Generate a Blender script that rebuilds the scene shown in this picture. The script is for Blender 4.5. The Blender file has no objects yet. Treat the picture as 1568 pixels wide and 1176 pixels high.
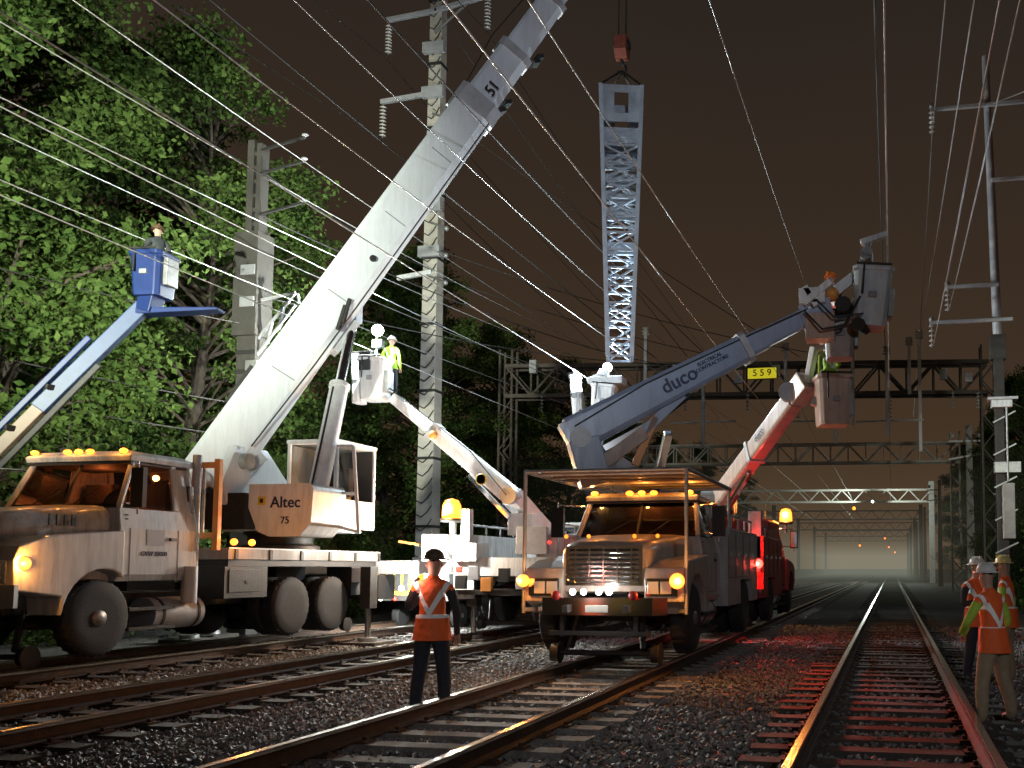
import bpy, bmesh, math, random
import numpy as np
from mathutils import Vector, Matrix
rnd=random.Random(7); npr=np.random.default_rng(5)
scene=bpy.context.scene
scene.view_settings.view_transform='Standard'; scene.view_settings.look='None'; scene.view_settings.exposure=0
COL=scene.collection
# ------------------------------------------------ camera
cd=bpy.data.cameras.new('camera'); cam=bpy.data.objects.new('camera',cd); COL.objects.link(cam)
cam.location=(0,0,1.6); cam.rotation_euler=(math.radians(93.88),0,math.radians(10.7))
cd.lens=32.14; cd.sensor_width=36; cd.shift_x=-.2015; cd.shift_y=.1193; cd.clip_end=3000; cd.clip_start=.1
scene.camera=cam
# ------------------------------------------------ world
w=bpy.data.worlds.new('World'); scene.world=w; w.use_nodes=True
nt=w.node_tree; bg=nt.nodes['Background']
tc=nt.nodes.new('ShaderNodeTexCoord'); sx=nt.nodes.new('ShaderNodeSeparateXYZ'); cr=nt.nodes.new('ShaderNodeValToRGB')
nz=nt.nodes.new('ShaderNodeTexNoise'); nz.inputs['Scale'].default_value=1.6; nz.inputs['Detail'].default_value=4
ma=nt.nodes.new('ShaderNodeMath'); ma.operation='MULTIPLY_ADD'; ma.inputs[1].default_value=.14; 
nt.links.new(tc.outputs['Generated'],sx.inputs[0]); nt.links.new(tc.outputs['Generated'],nz.inputs['Vector'])
nt.links.new(nz.outputs[0],ma.inputs[0]); nt.links.new(sx.outputs['Z'],ma.inputs[2]); nt.links.new(ma.outputs[0],cr.inputs[0])
e=cr.color_ramp.elements; e[0].position=.06; e[0].color=(.074,.043,.021,1); e[1].position=.72; e[1].color=(.0185,.0150,.0128,1)
x=cr.color_ramp.elements.new(.3); x.color=(.047,.029,.0175,1)
nt.links.new(cr.outputs[0],bg.inputs[0]); bg.inputs[1].default_value=1.0
# ------------------------------------------------ materials
_m={}
def M(name,col,rough=.5,metal=0,var=.25,scale=6,bump=0,bscale=40,em=0,emc=None,dirt=None,grime=0):
    if name in _m: return _m[name]
    m=bpy.data.materials.new(name); m.use_nodes=True; n=m.node_tree; p=n.nodes['Principled BSDF']
    p.inputs['Roughness'].default_value=rough; p.inputs['Metallic'].default_value=metal
    t=n.nodes.new('ShaderNodeTexCoord'); no=n.nodes.new('ShaderNodeTexNoise'); no.inputs['Scale'].default_value=scale; no.inputs['Detail'].default_value=8; no.inputs['Roughness'].default_value=.7
    n.links.new(t.outputs['Object'],no.inputs['Vector'])
    r=n.nodes.new('ShaderNodeValToRGB'); r.color_ramp.elements[0].position=.28; r.color_ramp.elements[1].position=.66
    d=dirt or [c*(1-var) for c in col]
    r.color_ramp.elements[0].color=(*d,1); r.color_ramp.elements[1].color=(*col,1)
    n.links.new(no.outputs[0],r.inputs[0]); out=r.outputs[0]
    if grime:
        mp=n.nodes.new('ShaderNodeMapping'); mp.inputs['Scale'].default_value=(7,7,.9); n.links.new(t.outputs['Object'],mp.inputs[0])
        g2=n.nodes.new('ShaderNodeTexNoise'); g2.inputs['Scale'].default_value=1.3; g2.inputs['Detail'].default_value=9; g2.inputs['Roughness'].default_value=.75; n.links.new(mp.outputs[0],g2.inputs['Vector'])
        gr=n.nodes.new('ShaderNodeValToRGB'); gr.color_ramp.elements[0].position=.36; gr.color_ramp.elements[1].position=.56; gr.color_ramp.elements[0].color=(1,1,1,1); gr.color_ramp.elements[1].color=(0,0,0,1)
        n.links.new(g2.outputs[0],gr.inputs[0]); mu=n.nodes.new('ShaderNodeMath'); mu.operation='MULTIPLY'; mu.inputs[1].default_value=grime; n.links.new(gr.outputs[0],mu.inputs[0])
        mx=n.nodes.new('ShaderNodeMix'); mx.data_type='RGBA'; mx.inputs[7].default_value=(.14,.115,.09,1); n.links.new(mu.outputs[0],mx.inputs[0]); n.links.new(out,mx.inputs[6]); out=mx.outputs[2]
        ra=n.nodes.new('ShaderNodeMath'); ra.operation='MULTIPLY_ADD'; ra.inputs[1].default_value=.5; ra.inputs[2].default_value=rough; n.links.new(mu.outputs[0],ra.inputs[0]); n.links.new(ra.outputs[0],p.inputs['Roughness'])
        p.inputs['Coat Weight'].default_value=.35; p.inputs['Coat Roughness'].default_value=.12
    n.links.new(out,p.inputs['Base Color'])
    if bump:
        b2=n.nodes.new('ShaderNodeTexNoise'); b2.inputs['Scale'].default_value=bscale; b2.inputs['Detail'].default_value=4
        n.links.new(t.outputs['Object'],b2.inputs['Vector'])
        b=n.nodes.new('ShaderNodeBump'); b.inputs['Strength'].default_value=bump; b.inputs['Distance'].default_value=.02
        n.links.new(b2.outputs[0],b.inputs['Height']); n.links.new(b.outputs[0],p.inputs['Normal'])
    if em:
        p.inputs['Emission Color'].default_value=(*(emc or col),1); p.inputs['Emission Strength'].default_value=em
        try: m.cycles.emission_sampling='NONE'
        except Exception: pass
    _m[name]=m; return m
def glassmat():
    m=bpy.data.materials.new('window_glass'); m.use_nodes=True; n=m.node_tree; n.nodes.clear()
    o=n.nodes.new('ShaderNodeOutputMaterial'); mx=n.nodes.new('ShaderNodeMixShader'); t=n.nodes.new('ShaderNodeBsdfTransparent'); g=n.nodes.new('ShaderNodeBsdfGlossy'); f=n.nodes.new('ShaderNodeFresnel')
    t.inputs[0].default_value=(.20,.21,.21,1); g.inputs['Roughness'].default_value=.03; f.inputs[0].default_value=1.8
    n.links.new(f.outputs[0],mx.inputs[0]); n.links.new(t.outputs[0],mx.inputs[1]); n.links.new(g.outputs[0],mx.inputs[2]); n.links.new(mx.outputs[0],o.inputs[0]); return m
GLASS=glassmat()
white=M('white_truck_paint',(.58,.59,.60),.3,0,.2,1.3,grime=.55)
wclean=M('white_fiberglass',(.72,.73,.75),.4,0,.14,2,grime=.3)
boomw=M('boom_white_paint',(.62,.65,.70),.34,0,.12,.8,grime=.16)
tan=M('tan_grey_paint',(.37,.32,.29),.3,0,.22,2,grime=.4)
slate=M('slate_blue_boom_paint',(.30,.36,.50),.34,0,.15,1.5,grime=.2)
blue=M('blue_lift_paint',(.010,.028,.13),.45,0,.3,5)
pink=M('weathered_fiberglass',(.50,.36,.30),.5,0,.25,4,grime=.4)
orangeb=M('orange_paint_and_glow',(.75,.30,.07),.45,0,.2,6)  # orange fittings; on the rack posts, orange lamplight put into the colour
red=M('red_paint_and_glow',(.28,.022,.02),.4,0,.3,6)  # red lamp glow on the rear truck is put into this colour
yellow=M('yellow_paint',(.70,.5,.03),.4,0,.2,6)
chrome=M('chrome',(.75,.76,.78),.12,1,.1,5)
steel=M('galvanised_steel',(.36,.36,.36),.5,.6,.3,5,dirt=(.2,.2,.2))
lsteel=M('painted_steel_fitting',(.42,.42,.44),.5,.2,.3,5)
darks=M('dark_steel',(.04,.038,.037),.55,.4,.4,8,.2,30)
rustm=M('rusty_steel',(.085,.05,.032),.7,.4,.5,9,.4,60)
railtop=M('polished_rail_head',(.75,.73,.70),.2,1,.12,4)
rubber=M('tyre_rubber',(.016,.016,.017),.8,0,.3,14,.3,60)
rim=M('wheel_rim_steel',(.30,.29,.28),.4,.6,.5,9,dirt=(.08,.075,.07))
black=M('black_plastic',(.013,.013,.014),.5)
navy=M('navy_lettering',(.01,.018,.08),.5)
decal=M('grey_decal',(.25,.25,.27),.5)
concrete=M('concrete',(.36,.34,.32),.85,0,.35,3,.4,30)
wood=M('creosoted_timber',(.07,.058,.048),.9,0,.5,7,.6,25)
tiec=M('lit_tie',(.27,.245,.22),.9,0,.55,6,.5,30,dirt=(.09,.08,.07))  # ties under the work lights; their brighter tone is put into the colour
porc=M('porcelain_insulator',(.5,.47,.44),.2,0,.15,5)
wirem=M('wire_metal',(.42,.41,.40),.4,.5,.1,3)
wired=M('dark_wire',(.03,.028,.026),.6)
seat=M('seat_vinyl',(.06,.045,.04),.7)
bark=M('tree_bark',(.09,.07,.05),.95,0,.5,5,.8,14)
amberl=M('amber_lens',(1,.35,.04),.3,em=3.0,emc=(1,.20,.012))
hotamber=M('amber_beacon_lens',(1,.5,.1),.3,em=5.0,emc=(1,.20,.018))
redl=M('red_lens',(1,.03,.02),.3,em=3,emc=(1,.03,.02))
hotred=M('tail_lamp_lens',(1,.03,.02),.3,em=6,emc=(1,.07,.05))
whitel=M('white_lens',(1,1,1),.2,em=16,emc=(1,.97,.9))
coollamp=M('work_lamp_lens',(1,1,1),.2,em=30,emc=(.85,.95,1))
clens=M('headlamp_glass',(.8,.8,.78),.08,.6,.1)
# ------------------------------------------------ builder
def frame(d,up=(0,0,1)):
    d=Vector(d).normalized(); up=Vector(up)
    if abs(d.dot(up))>.98: up=Vector((0,1,0))
    s=d.cross(up).normalized(); return d,s,s.cross(d).normalized()
class B:
    def __init__(s,name,root=None,T=None):
        s.n=name;s.root=root;s.T=T or Matrix.Identity(4);s.V=[];s.F=[];s.MI=[];s.S=[];s.mats=[]
    def add(s,vs,fs,m,sm=False):
        o=len(s.V); s.V+=[s.T@Vector(v) for v in vs]
        if m not in s.mats: s.mats.append(m)
        i=s.mats.index(m)
        for f in fs: s.F.append([o+j for j in f]); s.MI.append(i); s.S.append(sm)
        return s
    def box(s,x0,x1,y0,y1,z0,z1,m):
        x0,x1=min(x0,x1),max(x0,x1)
        return s.add([(x,y,z) for x in(x0,x1) for y in(y0,y1) for z in(z0,z1)],[(0,1,3,2),(4,6,7,5),(0,4,5,1),(2,3,7,6),(0,2,6,4),(1,5,7,3)],m)
    def prism(s,pr,x0,x1,m):
        n=len(pr); return s.add([(x0,*p) for p in pr]+[(x1,*p) for p in pr],[tuple(range(n)),tuple(range(2*n-1,n-1,-1))]+[(i,(i+1)%n,n+(i+1)%n,n+i) for i in range(n)],m)
    def loft(s,secs,m,sm=False,caps=True):
        n=len(secs[0]); vs=[p for q in secs for p in q]; fs=[]
        for k in range(len(secs)-1):
            for i in range(n): fs.append((k*n+i,k*n+(i+1)%n,(k+1)*n+(i+1)%n,(k+1)*n+i))
        s.add(vs,fs,m,sm)
        if caps:
            s.add(secs[0],[tuple(range(n))],m); s.add(secs[-1],[tuple(range(n))],m)
        return s
    def beam(s,p0,p1,w_,h_,m,w1=None,h1=None,up=(0,0,1)):
        p0=Vector(p0);p1=Vector(p1);d,a,b=frame(p1-p0,up); w1=w_ if w1 is None else w1; h1=h_ if h1 is None else h1
        q=lambda p,w,h:[p+a*x*w/2+b*y*h/2 for x,y in((-1,-1),(1,-1),(1,1),(-1,1))]
        return s.add(q(p0,w_,h_)+q(p1,w1,h1),[(0,3,2,1),(4,5,6,7)]+[(i,(i+1)%4,4+(i+1)%4,4+i) for i in range(4)],m)
    def tube(s,p0,p1,r,m,r1=None,n=10):
        p0=Vector(p0);p1=Vector(p1);d,a,b=frame(p1-p0); r1=r if r1 is None else r1
        c=[(math.cos(2*math.pi*i/n),math.sin(2*math.pi*i/n)) for i in range(n)]
        vs=[p0+(a*x+b*y)*r for x,y in c]+[p1+(a*x+b*y)*r1 for x,y in c]
        s.add(vs,[(i,(i+1)%n,n+(i+1)%n,n+i) for i in range(n)],m,True)
        s.add(vs[:n],[tuple(range(n))],m); s.add(vs[n:],[tuple(range(n))],m); return s
    def lathe(s,c,ax,pr,m,n=20):
        c=Vector(c);d,a,b=frame(ax); secs=[]
        for t,r in pr: secs.append([c+d*t+(a*math.cos(2*math.pi*i/n)+b*math.sin(2*math.pi*i/n))*max(r,.0005) for i in range(n)])
        return s.loft(secs,m,True,True)
    def ball(s,c,r,m,sc=(1,1,1),n=12):
        c=Vector(c); secs=[]
        for k in range(n//2+1):
            t=math.pi*k/(n//2); rr=max(math.sin(t),.002)
            secs.append([c+Vector((sc[0]*r*rr*math.cos(2*math.pi*i/n),sc[1]*r*rr*math.sin(2*math.pi*i/n),sc[2]*r*math.cos(t))) for i in range(n)])
        return s.loft(secs,m,True,False)
    def done(s,bev=0):
        me=bpy.data.meshes.new(s.n); o=Vector(s.root.location) if s.root else Vector((0,0,0))
        me.from_pydata([v-o for v in s.V],[],s.F)
        for m in s.mats: me.materials.append(m)
        me.polygons.foreach_set('material_index',s.MI); me.polygons.foreach_set('use_smooth',s.S)
        bm=bmesh.new(); bm.from_mesh(me); bmesh.ops.recalc_face_normals(bm,faces=bm.faces); bm.to_mesh(me); bm.free()
        ob=bpy.data.objects.new(s.n,me); COL.objects.link(ob)
        if s.root: ob.parent=s.root
        if bev:
            md=ob.modifiers.new('bevel','BEVEL'); md.width=bev; md.segments=2; md.limit_method='ANGLE'; md.angle_limit=math.radians(38)
        return ob
def empty(name,loc=(0,0,0)):
    o=bpy.data.objects.new(name,None); o.location=loc; o.empty_display_size=.2; COL.objects.link(o); return o
def text(name,body,size,org,xd,yd,m,root,ext=.004,align='CENTER'):
    c=bpy.data.curves.new(name,'FONT'); c.body=body; c.size=size; c.extrude=ext; c.align_x=align; c.align_y='CENTER'; c.offset=size*.012
    c.materials.append(m); o=bpy.data.objects.new(name,c); COL.objects.link(o)
    xd=Vector(xd).normalized(); z=xd.cross(Vector(yd)).normalized(); yd=z.cross(xd)
    R=Matrix((xd,yd,z)).transposed().to_4x4(); rl=Vector(root.location) if root else Vector((0,0,0))
    o.matrix_world=Matrix.Translation(Vector(org)-rl)@R
    if root: o.parent=root
    return o
def plight(name,pos,col,en,r=.04,root=None):
    l=bpy.data.lights.new(name,'POINT'); l.energy=en; l.color=col; l.shadow_soft_size=r
    o=bpy.data.objects.new(name,l); COL.objects.link(o); rl=Vector(root.location) if root else Vector((0,0,0)); o.location=Vector(pos)-rl
    if root: o.parent=root
    return o
def mist_glow_mat(name,col,s):
    mm=bpy.data.materials.new(name); mm.use_nodes=True; n=mm.node_tree; n.nodes.clear(); o_=n.nodes.new('ShaderNodeOutputMaterial'); em_=n.nodes.new('ShaderNodeEmission')
    em_.inputs[0].default_value=(*col,1); em_.inputs[1].default_value=s; n.links.new(em_.outputs[0],o_.inputs['Volume'])
    try: mm.cycles.emission_sampling='NONE'
    except Exception: pass
    return mm
def lamp(name,pos,col,en,r,mat,root,off=(0,-1,0),dome=False):
    b=B(name+'_lens',root)
    if dome:
        b.lathe(pos,(0,0,1),[(-r*1.0,r*.8),(-r*.9,r*.95),(r*.3,r*.9),(r*.8,r*.65),(r,.01)],mat,16); b.lathe(pos,(0,0,1),[(-r*1.4,r*.9),(-r*1.35,r*1.1),(-r*1.02,r*1.1),(-r*1.01,r*.8)],black,16)
    else: b.ball(pos,r,mat,(1,1,1),14)
    b.done()
    if en: plight(name,Vector(pos)+Vector(off)*(r+.05),col,en,.04,root)
def spot(name,pos,tgt,en,col,ang,blend=.6,r=.3,root=None):
    l=bpy.data.lights.new(name,'SPOT'); l.energy=en; l.color=col; l.spot_size=math.radians(ang); l.spot_blend=blend; l.shadow_soft_size=r
    o=bpy.data.objects.new(name,l); COL.objects.link(o); rl=Vector(root.location) if root else Vector((0,0,0)); o.location=Vector(pos)-rl
    o.rotation_euler=(Vector(tgt)-Vector(pos)).to_track_quat('-Z','Y').to_euler()
    if root: o.parent=root
    return o
AMB=(1,.36,.06)
# ------------------------------------------------ ground
def groundmat():
    m=bpy.data.materials.new('ballast_ground'); m.use_nodes=True; n=m.node_tree; p=n.nodes['Principled BSDF']; p.inputs['Roughness'].default_value=.85
    t=n.nodes.new('ShaderNodeTexCoord'); v=n.nodes.new('ShaderNodeTexVoronoi'); v.inputs['Scale'].default_value=18; no=n.nodes.new('ShaderNodeTexNoise'); no.inputs['Scale'].default_value=.7; no.inputs['Detail'].default_value=8
    n.links.new(t.outputs['Object'],v.inputs['Vector']); n.links.new(t.outputs['Object'],no.inputs['Vector'])
    r=n.nodes.new('ShaderNodeValToRGB'); r.color_ramp.elements[0].color=(.02,.018,.016,1); r.color_ramp.elements[1].color=(.11,.098,.085,1)
    mx=n.nodes.new('ShaderNodeMix'); mx.data_type='RGBA'; mx.blend_type='MULTIPLY'; mx.inputs[0].default_value=.7
    n.links.new(v.outputs['Color'],r.inputs[0]); n.links.new(r.outputs[0],mx.inputs[6]); n.links.new(no.outputs[0],mx.inputs[7]); n.links.new(mx.outputs[2],p.inputs['Base Color'])
    b=n.nodes.new('ShaderNodeBump'); b.inputs['Distance'].default_value=.05; b.inputs['Strength'].default_value=1; b.invert=True
    n.links.new(v.outputs['Distance'],b.inputs['Height']); n.links.new(b.outputs[0],p.inputs['Normal']); return m
g=B('ground'); g.add([(-700,-200,-.04),(700,-200,-.04),(700,1600,-.04),(-700,1600,-.04)],[(0,1,2,3)],groundmat()); g.done()
def stones(name,N,x0,x1,y0,y1,s0=.018,s1=.045,pw=1.6,zz=0,mat=None):
    base=np.array([(1,0,0),(-1,0,0),(0,1,0),(0,-1,0),(0,0,.8),(0,0,-.8)],float)
    tri=np.array([(0,2,4),(2,1,4),(1,3,4),(3,0,4),(2,0,5),(1,2,5),(3,1,5),(0,3,5)])
    yy=y0+(y1-y0)*npr.random(N)**pw; xx=x0+(x1-x0)*npr.random(N)
    s=npr.uniform(s0,s1,N)
    V=base[None]*npr.uniform(.6,1.25,(N,6,3))
    a=npr.uniform(0,6.28,N); b=npr.uniform(-.6,.6,N)
    ca,sa=np.cos(a)[:,None],np.sin(a)[:,None]; X=V[:,:,0]*ca-V[:,:,1]*sa; Y=V[:,:,0]*sa+V[:,:,1]*ca; Z=V[:,:,2]
    cb,sb=np.cos(b)[:,None],np.sin(b)[:,None]; X2=X*cb-Z*sb; Z2=X*sb+Z*cb
    P=np.stack([X2,Y,Z2],2)*s[:,None,None]+np.stack([xx,yy,npr.uniform(-.04,.0+zz,N)],1)[:,None,:]
    F=(tri[None]+np.arange(N)[:,None,None]*6).reshape(-1,3)
    me=bpy.data.meshes.new(name); me.from_pydata(P.reshape(-1,3).tolist(),[],F.tolist())
    me.materials.append(mat or M('ballast_stone',(.27,.255,.245),.6,0,.6,22,dirt=(.04,.037,.035)))
    o=bpy.data.objects.new(name,me); COL.objects.link(o)
stones('ballast_stones',80000,-15,4,5,26)
for cx,tm in((0,wood),(-4.05,tiec),(-8.3,wood),(-12.4,wood)):
    root=empty('railway_track',(cx,0,0))
    b=B('sleepers',root); y=-3.
    while y<230:
        j=rnd.uniform(-.04,.04); k=rnd.uniform(-.02,.02); z=rnd.uniform(-.012,.012)
        b.box(cx-1.28+j,cx+1.28+j,y-.11+k,y+.11+k,-.15,.02+z,tm)
        if y<45:
            for sgn in(-1,1):
                b.box(cx+sgn*.75-.16,cx+sgn*.75+.16,y-.08,y+.08,.02+z,.04+z,rustm)
                if y<20:
                    for q in(-.11,.11): b.box(cx+sgn*.75+q-.02,cx+sgn*.75+q+.02,y-.02,y+.02,.04+z,.07+z,rustm)
        y+=.56
    b.done()
    b=B('rails',root)
    for sgn in(-1,1):
        x=cx+sgn*.75
        pr=[(-.07,.04),(.07,.04),(.07,.052),(.012,.075),(.012,.155),(.036,.165),(.036,.198),(-.036,.198),(-.036,.165),(-.012,.155),(-.012,.075),(-.07,.052)]
        b.loft([[(x+q[0],yy,q[1]) for q in pr] for yy in(-4,300)],rustm)
        b.box(x-.033,x+.033,-4,300,.1975,.2015,railtop)
        b.box(x-.0385,x-.0362,-4,300,.17,.193,railtop); b.box(x+.0362,x+.0385,-4,300,.17,.193,railtop)
    b.done()
# ------------------------------------------------ trees
def leafmat(name,c1,c2):
    m=bpy.data.materials.new(name); m.use_nodes=True; n=m.node_tree; n.nodes.clear()
    o=n.nodes.new('ShaderNodeOutputMaterial'); d=n.nodes.new('ShaderNodeBsdfDiffuse'); t=n.nodes.new('ShaderNodeBsdfTranslucent'); mx=n.nodes.new('ShaderNodeMixShader'); mx.inputs[0].default_value=.3
    tc=n.nodes.new('ShaderNodeTexCoord'); no=n.nodes.new('ShaderNodeTexNoise'); no.inputs['Scale'].default_value=.9; no.inputs['Detail'].default_value=8; no.inputs['Roughness'].default_value=.85
    r=n.nodes.new('ShaderNodeValToRGB'); r.color_ramp.elements[0].position=.38; r.color_ramp.elements[1].position=.62; r.color_ramp.elements[0].color=(*c1,1); r.color_ramp.elements[1].color=(*c2,1)
    n.links.new(tc.outputs['Object'],no.inputs['Vector']); n.links.new(no.outputs[0],r.inputs[0]); n.links.new(r.outputs[0],d.inputs['Color']); n.links.new(r.outputs[0],t.inputs[0])
    n.links.new(d.outputs[0],mx.inputs[1]); n.links.new(t.outputs[0],mx.inputs[2]); n.links.new(mx.outputs[0],o.inputs[0]); return m
LEAF=leafmat('foliage',(.026,.055,.013),(.105,.155,.042))
def leaves(cents,rads,counts,size):
    P=[]
    for c,r,k in zip(cents,rads,counts):
        d=npr.normal(0,1,(k,3)); d/=np.linalg.norm(d,axis=1)[:,None]; d*= (npr.random(k)**.45*npr.uniform(.8,1.25,k))[:,None]
        P.append(np.array(c)+d*np.array(r))
    P=np.concatenate(P); n=len(P)
    u=npr.normal(0,1,(n,3)); u/=np.linalg.norm(u,axis=1)[:,None]; t=npr.normal(0,1,(n,3)); v=np.cross(u,t); v/=np.linalg.norm(v,axis=1)[:,None]
    s=npr.uniform(.5,1.4,n)[:,None]*size
    return np.stack([P-u*s,P+v*s*.6,P+u*s,P-v*s*.6],1).reshape(-1,3)
def treemesh(name,H,R,zlow,seed,ncl=125,lpc=620,size=.076):
    rg=random.Random(seed); b=B(name)
    pts=[Vector((0,0,-.2))]
    for i in range(1,7): pts.append(Vector((pts[-1].x+rg.uniform(-.3,.3),pts[-1].y+rg.uniform(-.3,.3),H*.88*i/6)))
    for i in range(6): b.tube(pts[i],pts[i+1],.30*(1-i/6.3),bark,.30*(1-(i+1)/6.3),9)
    C=[];Rr=[];K=[]
    for i in range(ncl):
        z=zlow+(H-zlow)*((i+rg.random())/ncl); f=(z-zlow)/(H-zlow)
        prof=math.sin(math.pi*min(1,(f*.86+.14)))**.6*(1-.25*f)
        a=rg.uniform(0,6.283); rr=R*prof*rg.uniform(.3,1.14)
        c=Vector((math.cos(a)*rr,math.sin(a)*rr,z)); C.append(tuple(c)); q=rg.uniform(.3,1.1); Rr.append((q*1.2,q*1.2,q*.62)); K.append(int(lpc*q*q*1.15))
        t=max(.3,min(5.6,(z-1.2)/(H*.88)*6)); i0=int(t); st=pts[i0].lerp(pts[i0+1],t-i0)
        mid=st.lerp(c,.5)+Vector((0,0,rg.uniform(-.1,.5)))
        b.tube(st,mid,.06,bark,.04,5); b.tube(mid,c,.04,bark,.015,5)
    me=bpy.data.meshes.new(name); V=leaves(C,Rr,K,size); nb=len(b.V)
    n=len(V)//4; q=(np.arange(n*4).reshape(n,4)+nb).tolist()
    me.from_pydata([tuple(v) for v in b.V]+V.tolist(),[],b.F+q); me.materials.append(bark); me.materials.append(LEAF)
    mi=np.ones(len(b.F)+n,int); mi[:len(b.F)]=0; me.polygons.foreach_set('material_index',mi); return me
tm=[treemesh('deciduous_tree_a',16,4.3,1.2,11),treemesh('deciduous_tree_b',15,3.8,1.0,12),treemesh('deciduous_tree_c',17,4.8,1.6,13)]
def tree(me,x,y,s,rz,nm='deciduous_tree'):
    o=bpy.data.objects.new(nm,me); COL.objects.link(o); o.location=(x,y,0); o.scale=(s,s,s*rnd.uniform(.95,1.05)); o.rotation_euler=(0,0,rz)
for i,(x,y,s) in enumerate([(-20.8,12.5,1.2),(-20.6,17.5,1.2),(-20.3,23.4,1.03),(-22.5,29,1.0),(-21,35,.98),(-22.5,41,1.04),(-22,48,1.0),(-24,56,1.05),(-24,66,1.0),(-24,78,1.0),(-24,94,1.0),(-24,115,1.),(-24,145,1.1),(-26,19,1.35),(-26.5,27,1.15)]):
    tree(tm[i%3],x,y,s,i*1.9)
for i,(x,y,s) in enumerate([(7.4,50,.80),(8.0,61,.78),(8.2,74,.85),(8.6,92,.9),(9.5,120,1.),(8.5,40,.6),(9,30,.6)]):
    tree(tm[(i+1)%3],x,y,s,i*2.3)
def shrubs(name,line):
    C=[];R=[];K=[]
    for x0,x1,y0,y1,h,n in line:
        for i in range(n):
            q=rnd.uniform(.4,.9); C.append((rnd.uniform(x0,x1),rnd.uniform(y0,y1),rnd.uniform(.1,h))); R.append((q,q,q*.8)); K.append(int(360*q))
    V=leaves(C,R,K,.07); n=len(V)//4; me=bpy.data.meshes.new(name); me.from_pydata(V.tolist(),[],np.arange(n*4).reshape(n,4).tolist()); me.materials.append(LEAF)
    o=bpy.data.objects.new(name,me); COL.objects.link(o)
shrubs('undergrowth',[(-19,-17.0,9,50,2.6,190),(4.9,6.6,30,60,3.6,110)])
# ------------------------------------------------ people
def vestmat(name,col,stripe=(.9,.92,.9)):
    m=bpy.data.materials.new(name); m.use_nodes=True; n=m.node_tree; p=n.nodes['Principled BSDF']; p.inputs['Roughness'].default_value=.7
    tc=n.nodes.new('ShaderNodeTexCoord'); s=n.nodes.new('ShaderNodeSeparateXYZ'); n.links.new(tc.outputs['Object'],s.inputs[0])
    def mt(op,a,b=None):
        q=n.nodes.new('ShaderNodeMath'); q.operation=op
        for i,v in enumerate((a,b)):
            if v is None: continue
            if isinstance(v,(int,float)): q.inputs[i].default_value=v
            else: n.links.new(v,q.inputs[i])
        return q.outputs[0]
    z=s.outputs['Z']; ax=mt('ABSOLUTE',s.outputs['X'])
    waist=mt('LESS_THAN',mt('ABSOLUTE',mt('SUBTRACT',z,1.08)),.03)
    dg=mt('MULTIPLY',mt('LESS_THAN',mt('ABSOLUTE',mt('SUBTRACT',ax,mt('MULTIPLY',mt('SUBTRACT',z,1.12),.55))),.03),mt('GREATER_THAN',z,1.08))
    mk=mt('MAXIMUM',waist,dg)
    mx=n.nodes.new('ShaderNodeMix'); mx.data_type='RGBA'; mx.inputs[6].default_value=(*col,1); mx.inputs[7].default_value=(*stripe,1); n.links.new(mk,mx.inputs[0]); n.links.new(mx.outputs[2],p.inputs['Base Color'])
    b2=n.nodes.new('ShaderNodeTexNoise'); b2.inputs['Scale'].default_value=9; b2.inputs['Detail'].default_value=3; bb=n.nodes.new('ShaderNodeBump'); bb.inputs['Distance'].default_value=.04; bb.inputs['Strength'].default_value=.7
    n.links.new(tc.outputs['Object'],b2.inputs['Vector']); n.links.new(b2.outputs[0],bb.inputs['Height']); n.links.new(bb.outputs[0],p.inputs['Normal'])
    return m
vorange=vestmat('orange_safety_vest',(.80,.13,.025)); vlime=vestmat('lime_safety_vest',(.38,.65,.05))
skin=M('skin',(.45,.27,.19),.55,0,.15,20)
khaki=M('khaki_trousers',(.33,.26,.17),.85,0,.25,10,.8,12); jeans=M('dark_denim',(.025,.03,.045),.85,0,.3,12,.8,12)
lime=M('lime_shirt',(.40,.62,.06),.8,0,.2,10,.6,14); dshirt=M('dark_shirt',(.035,.035,.04),.85,0,.2,10,.6,14)
boot=M('boot_leather',(.06,.04,.025),.6,0,.3,14); hair=M('dark_hair',(.02,.015,.01),.8)
hhw=M('white_hard_hat',(.7,.7,.68),.3); hho=M('orange_hard_hat',(.9,.2,.03),.3); hhb=M('brown_hard_hat',(.10,.06,.035),.5); hhy=M('yellow_hard_hat',(.7,.6,.25),.3)
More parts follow.
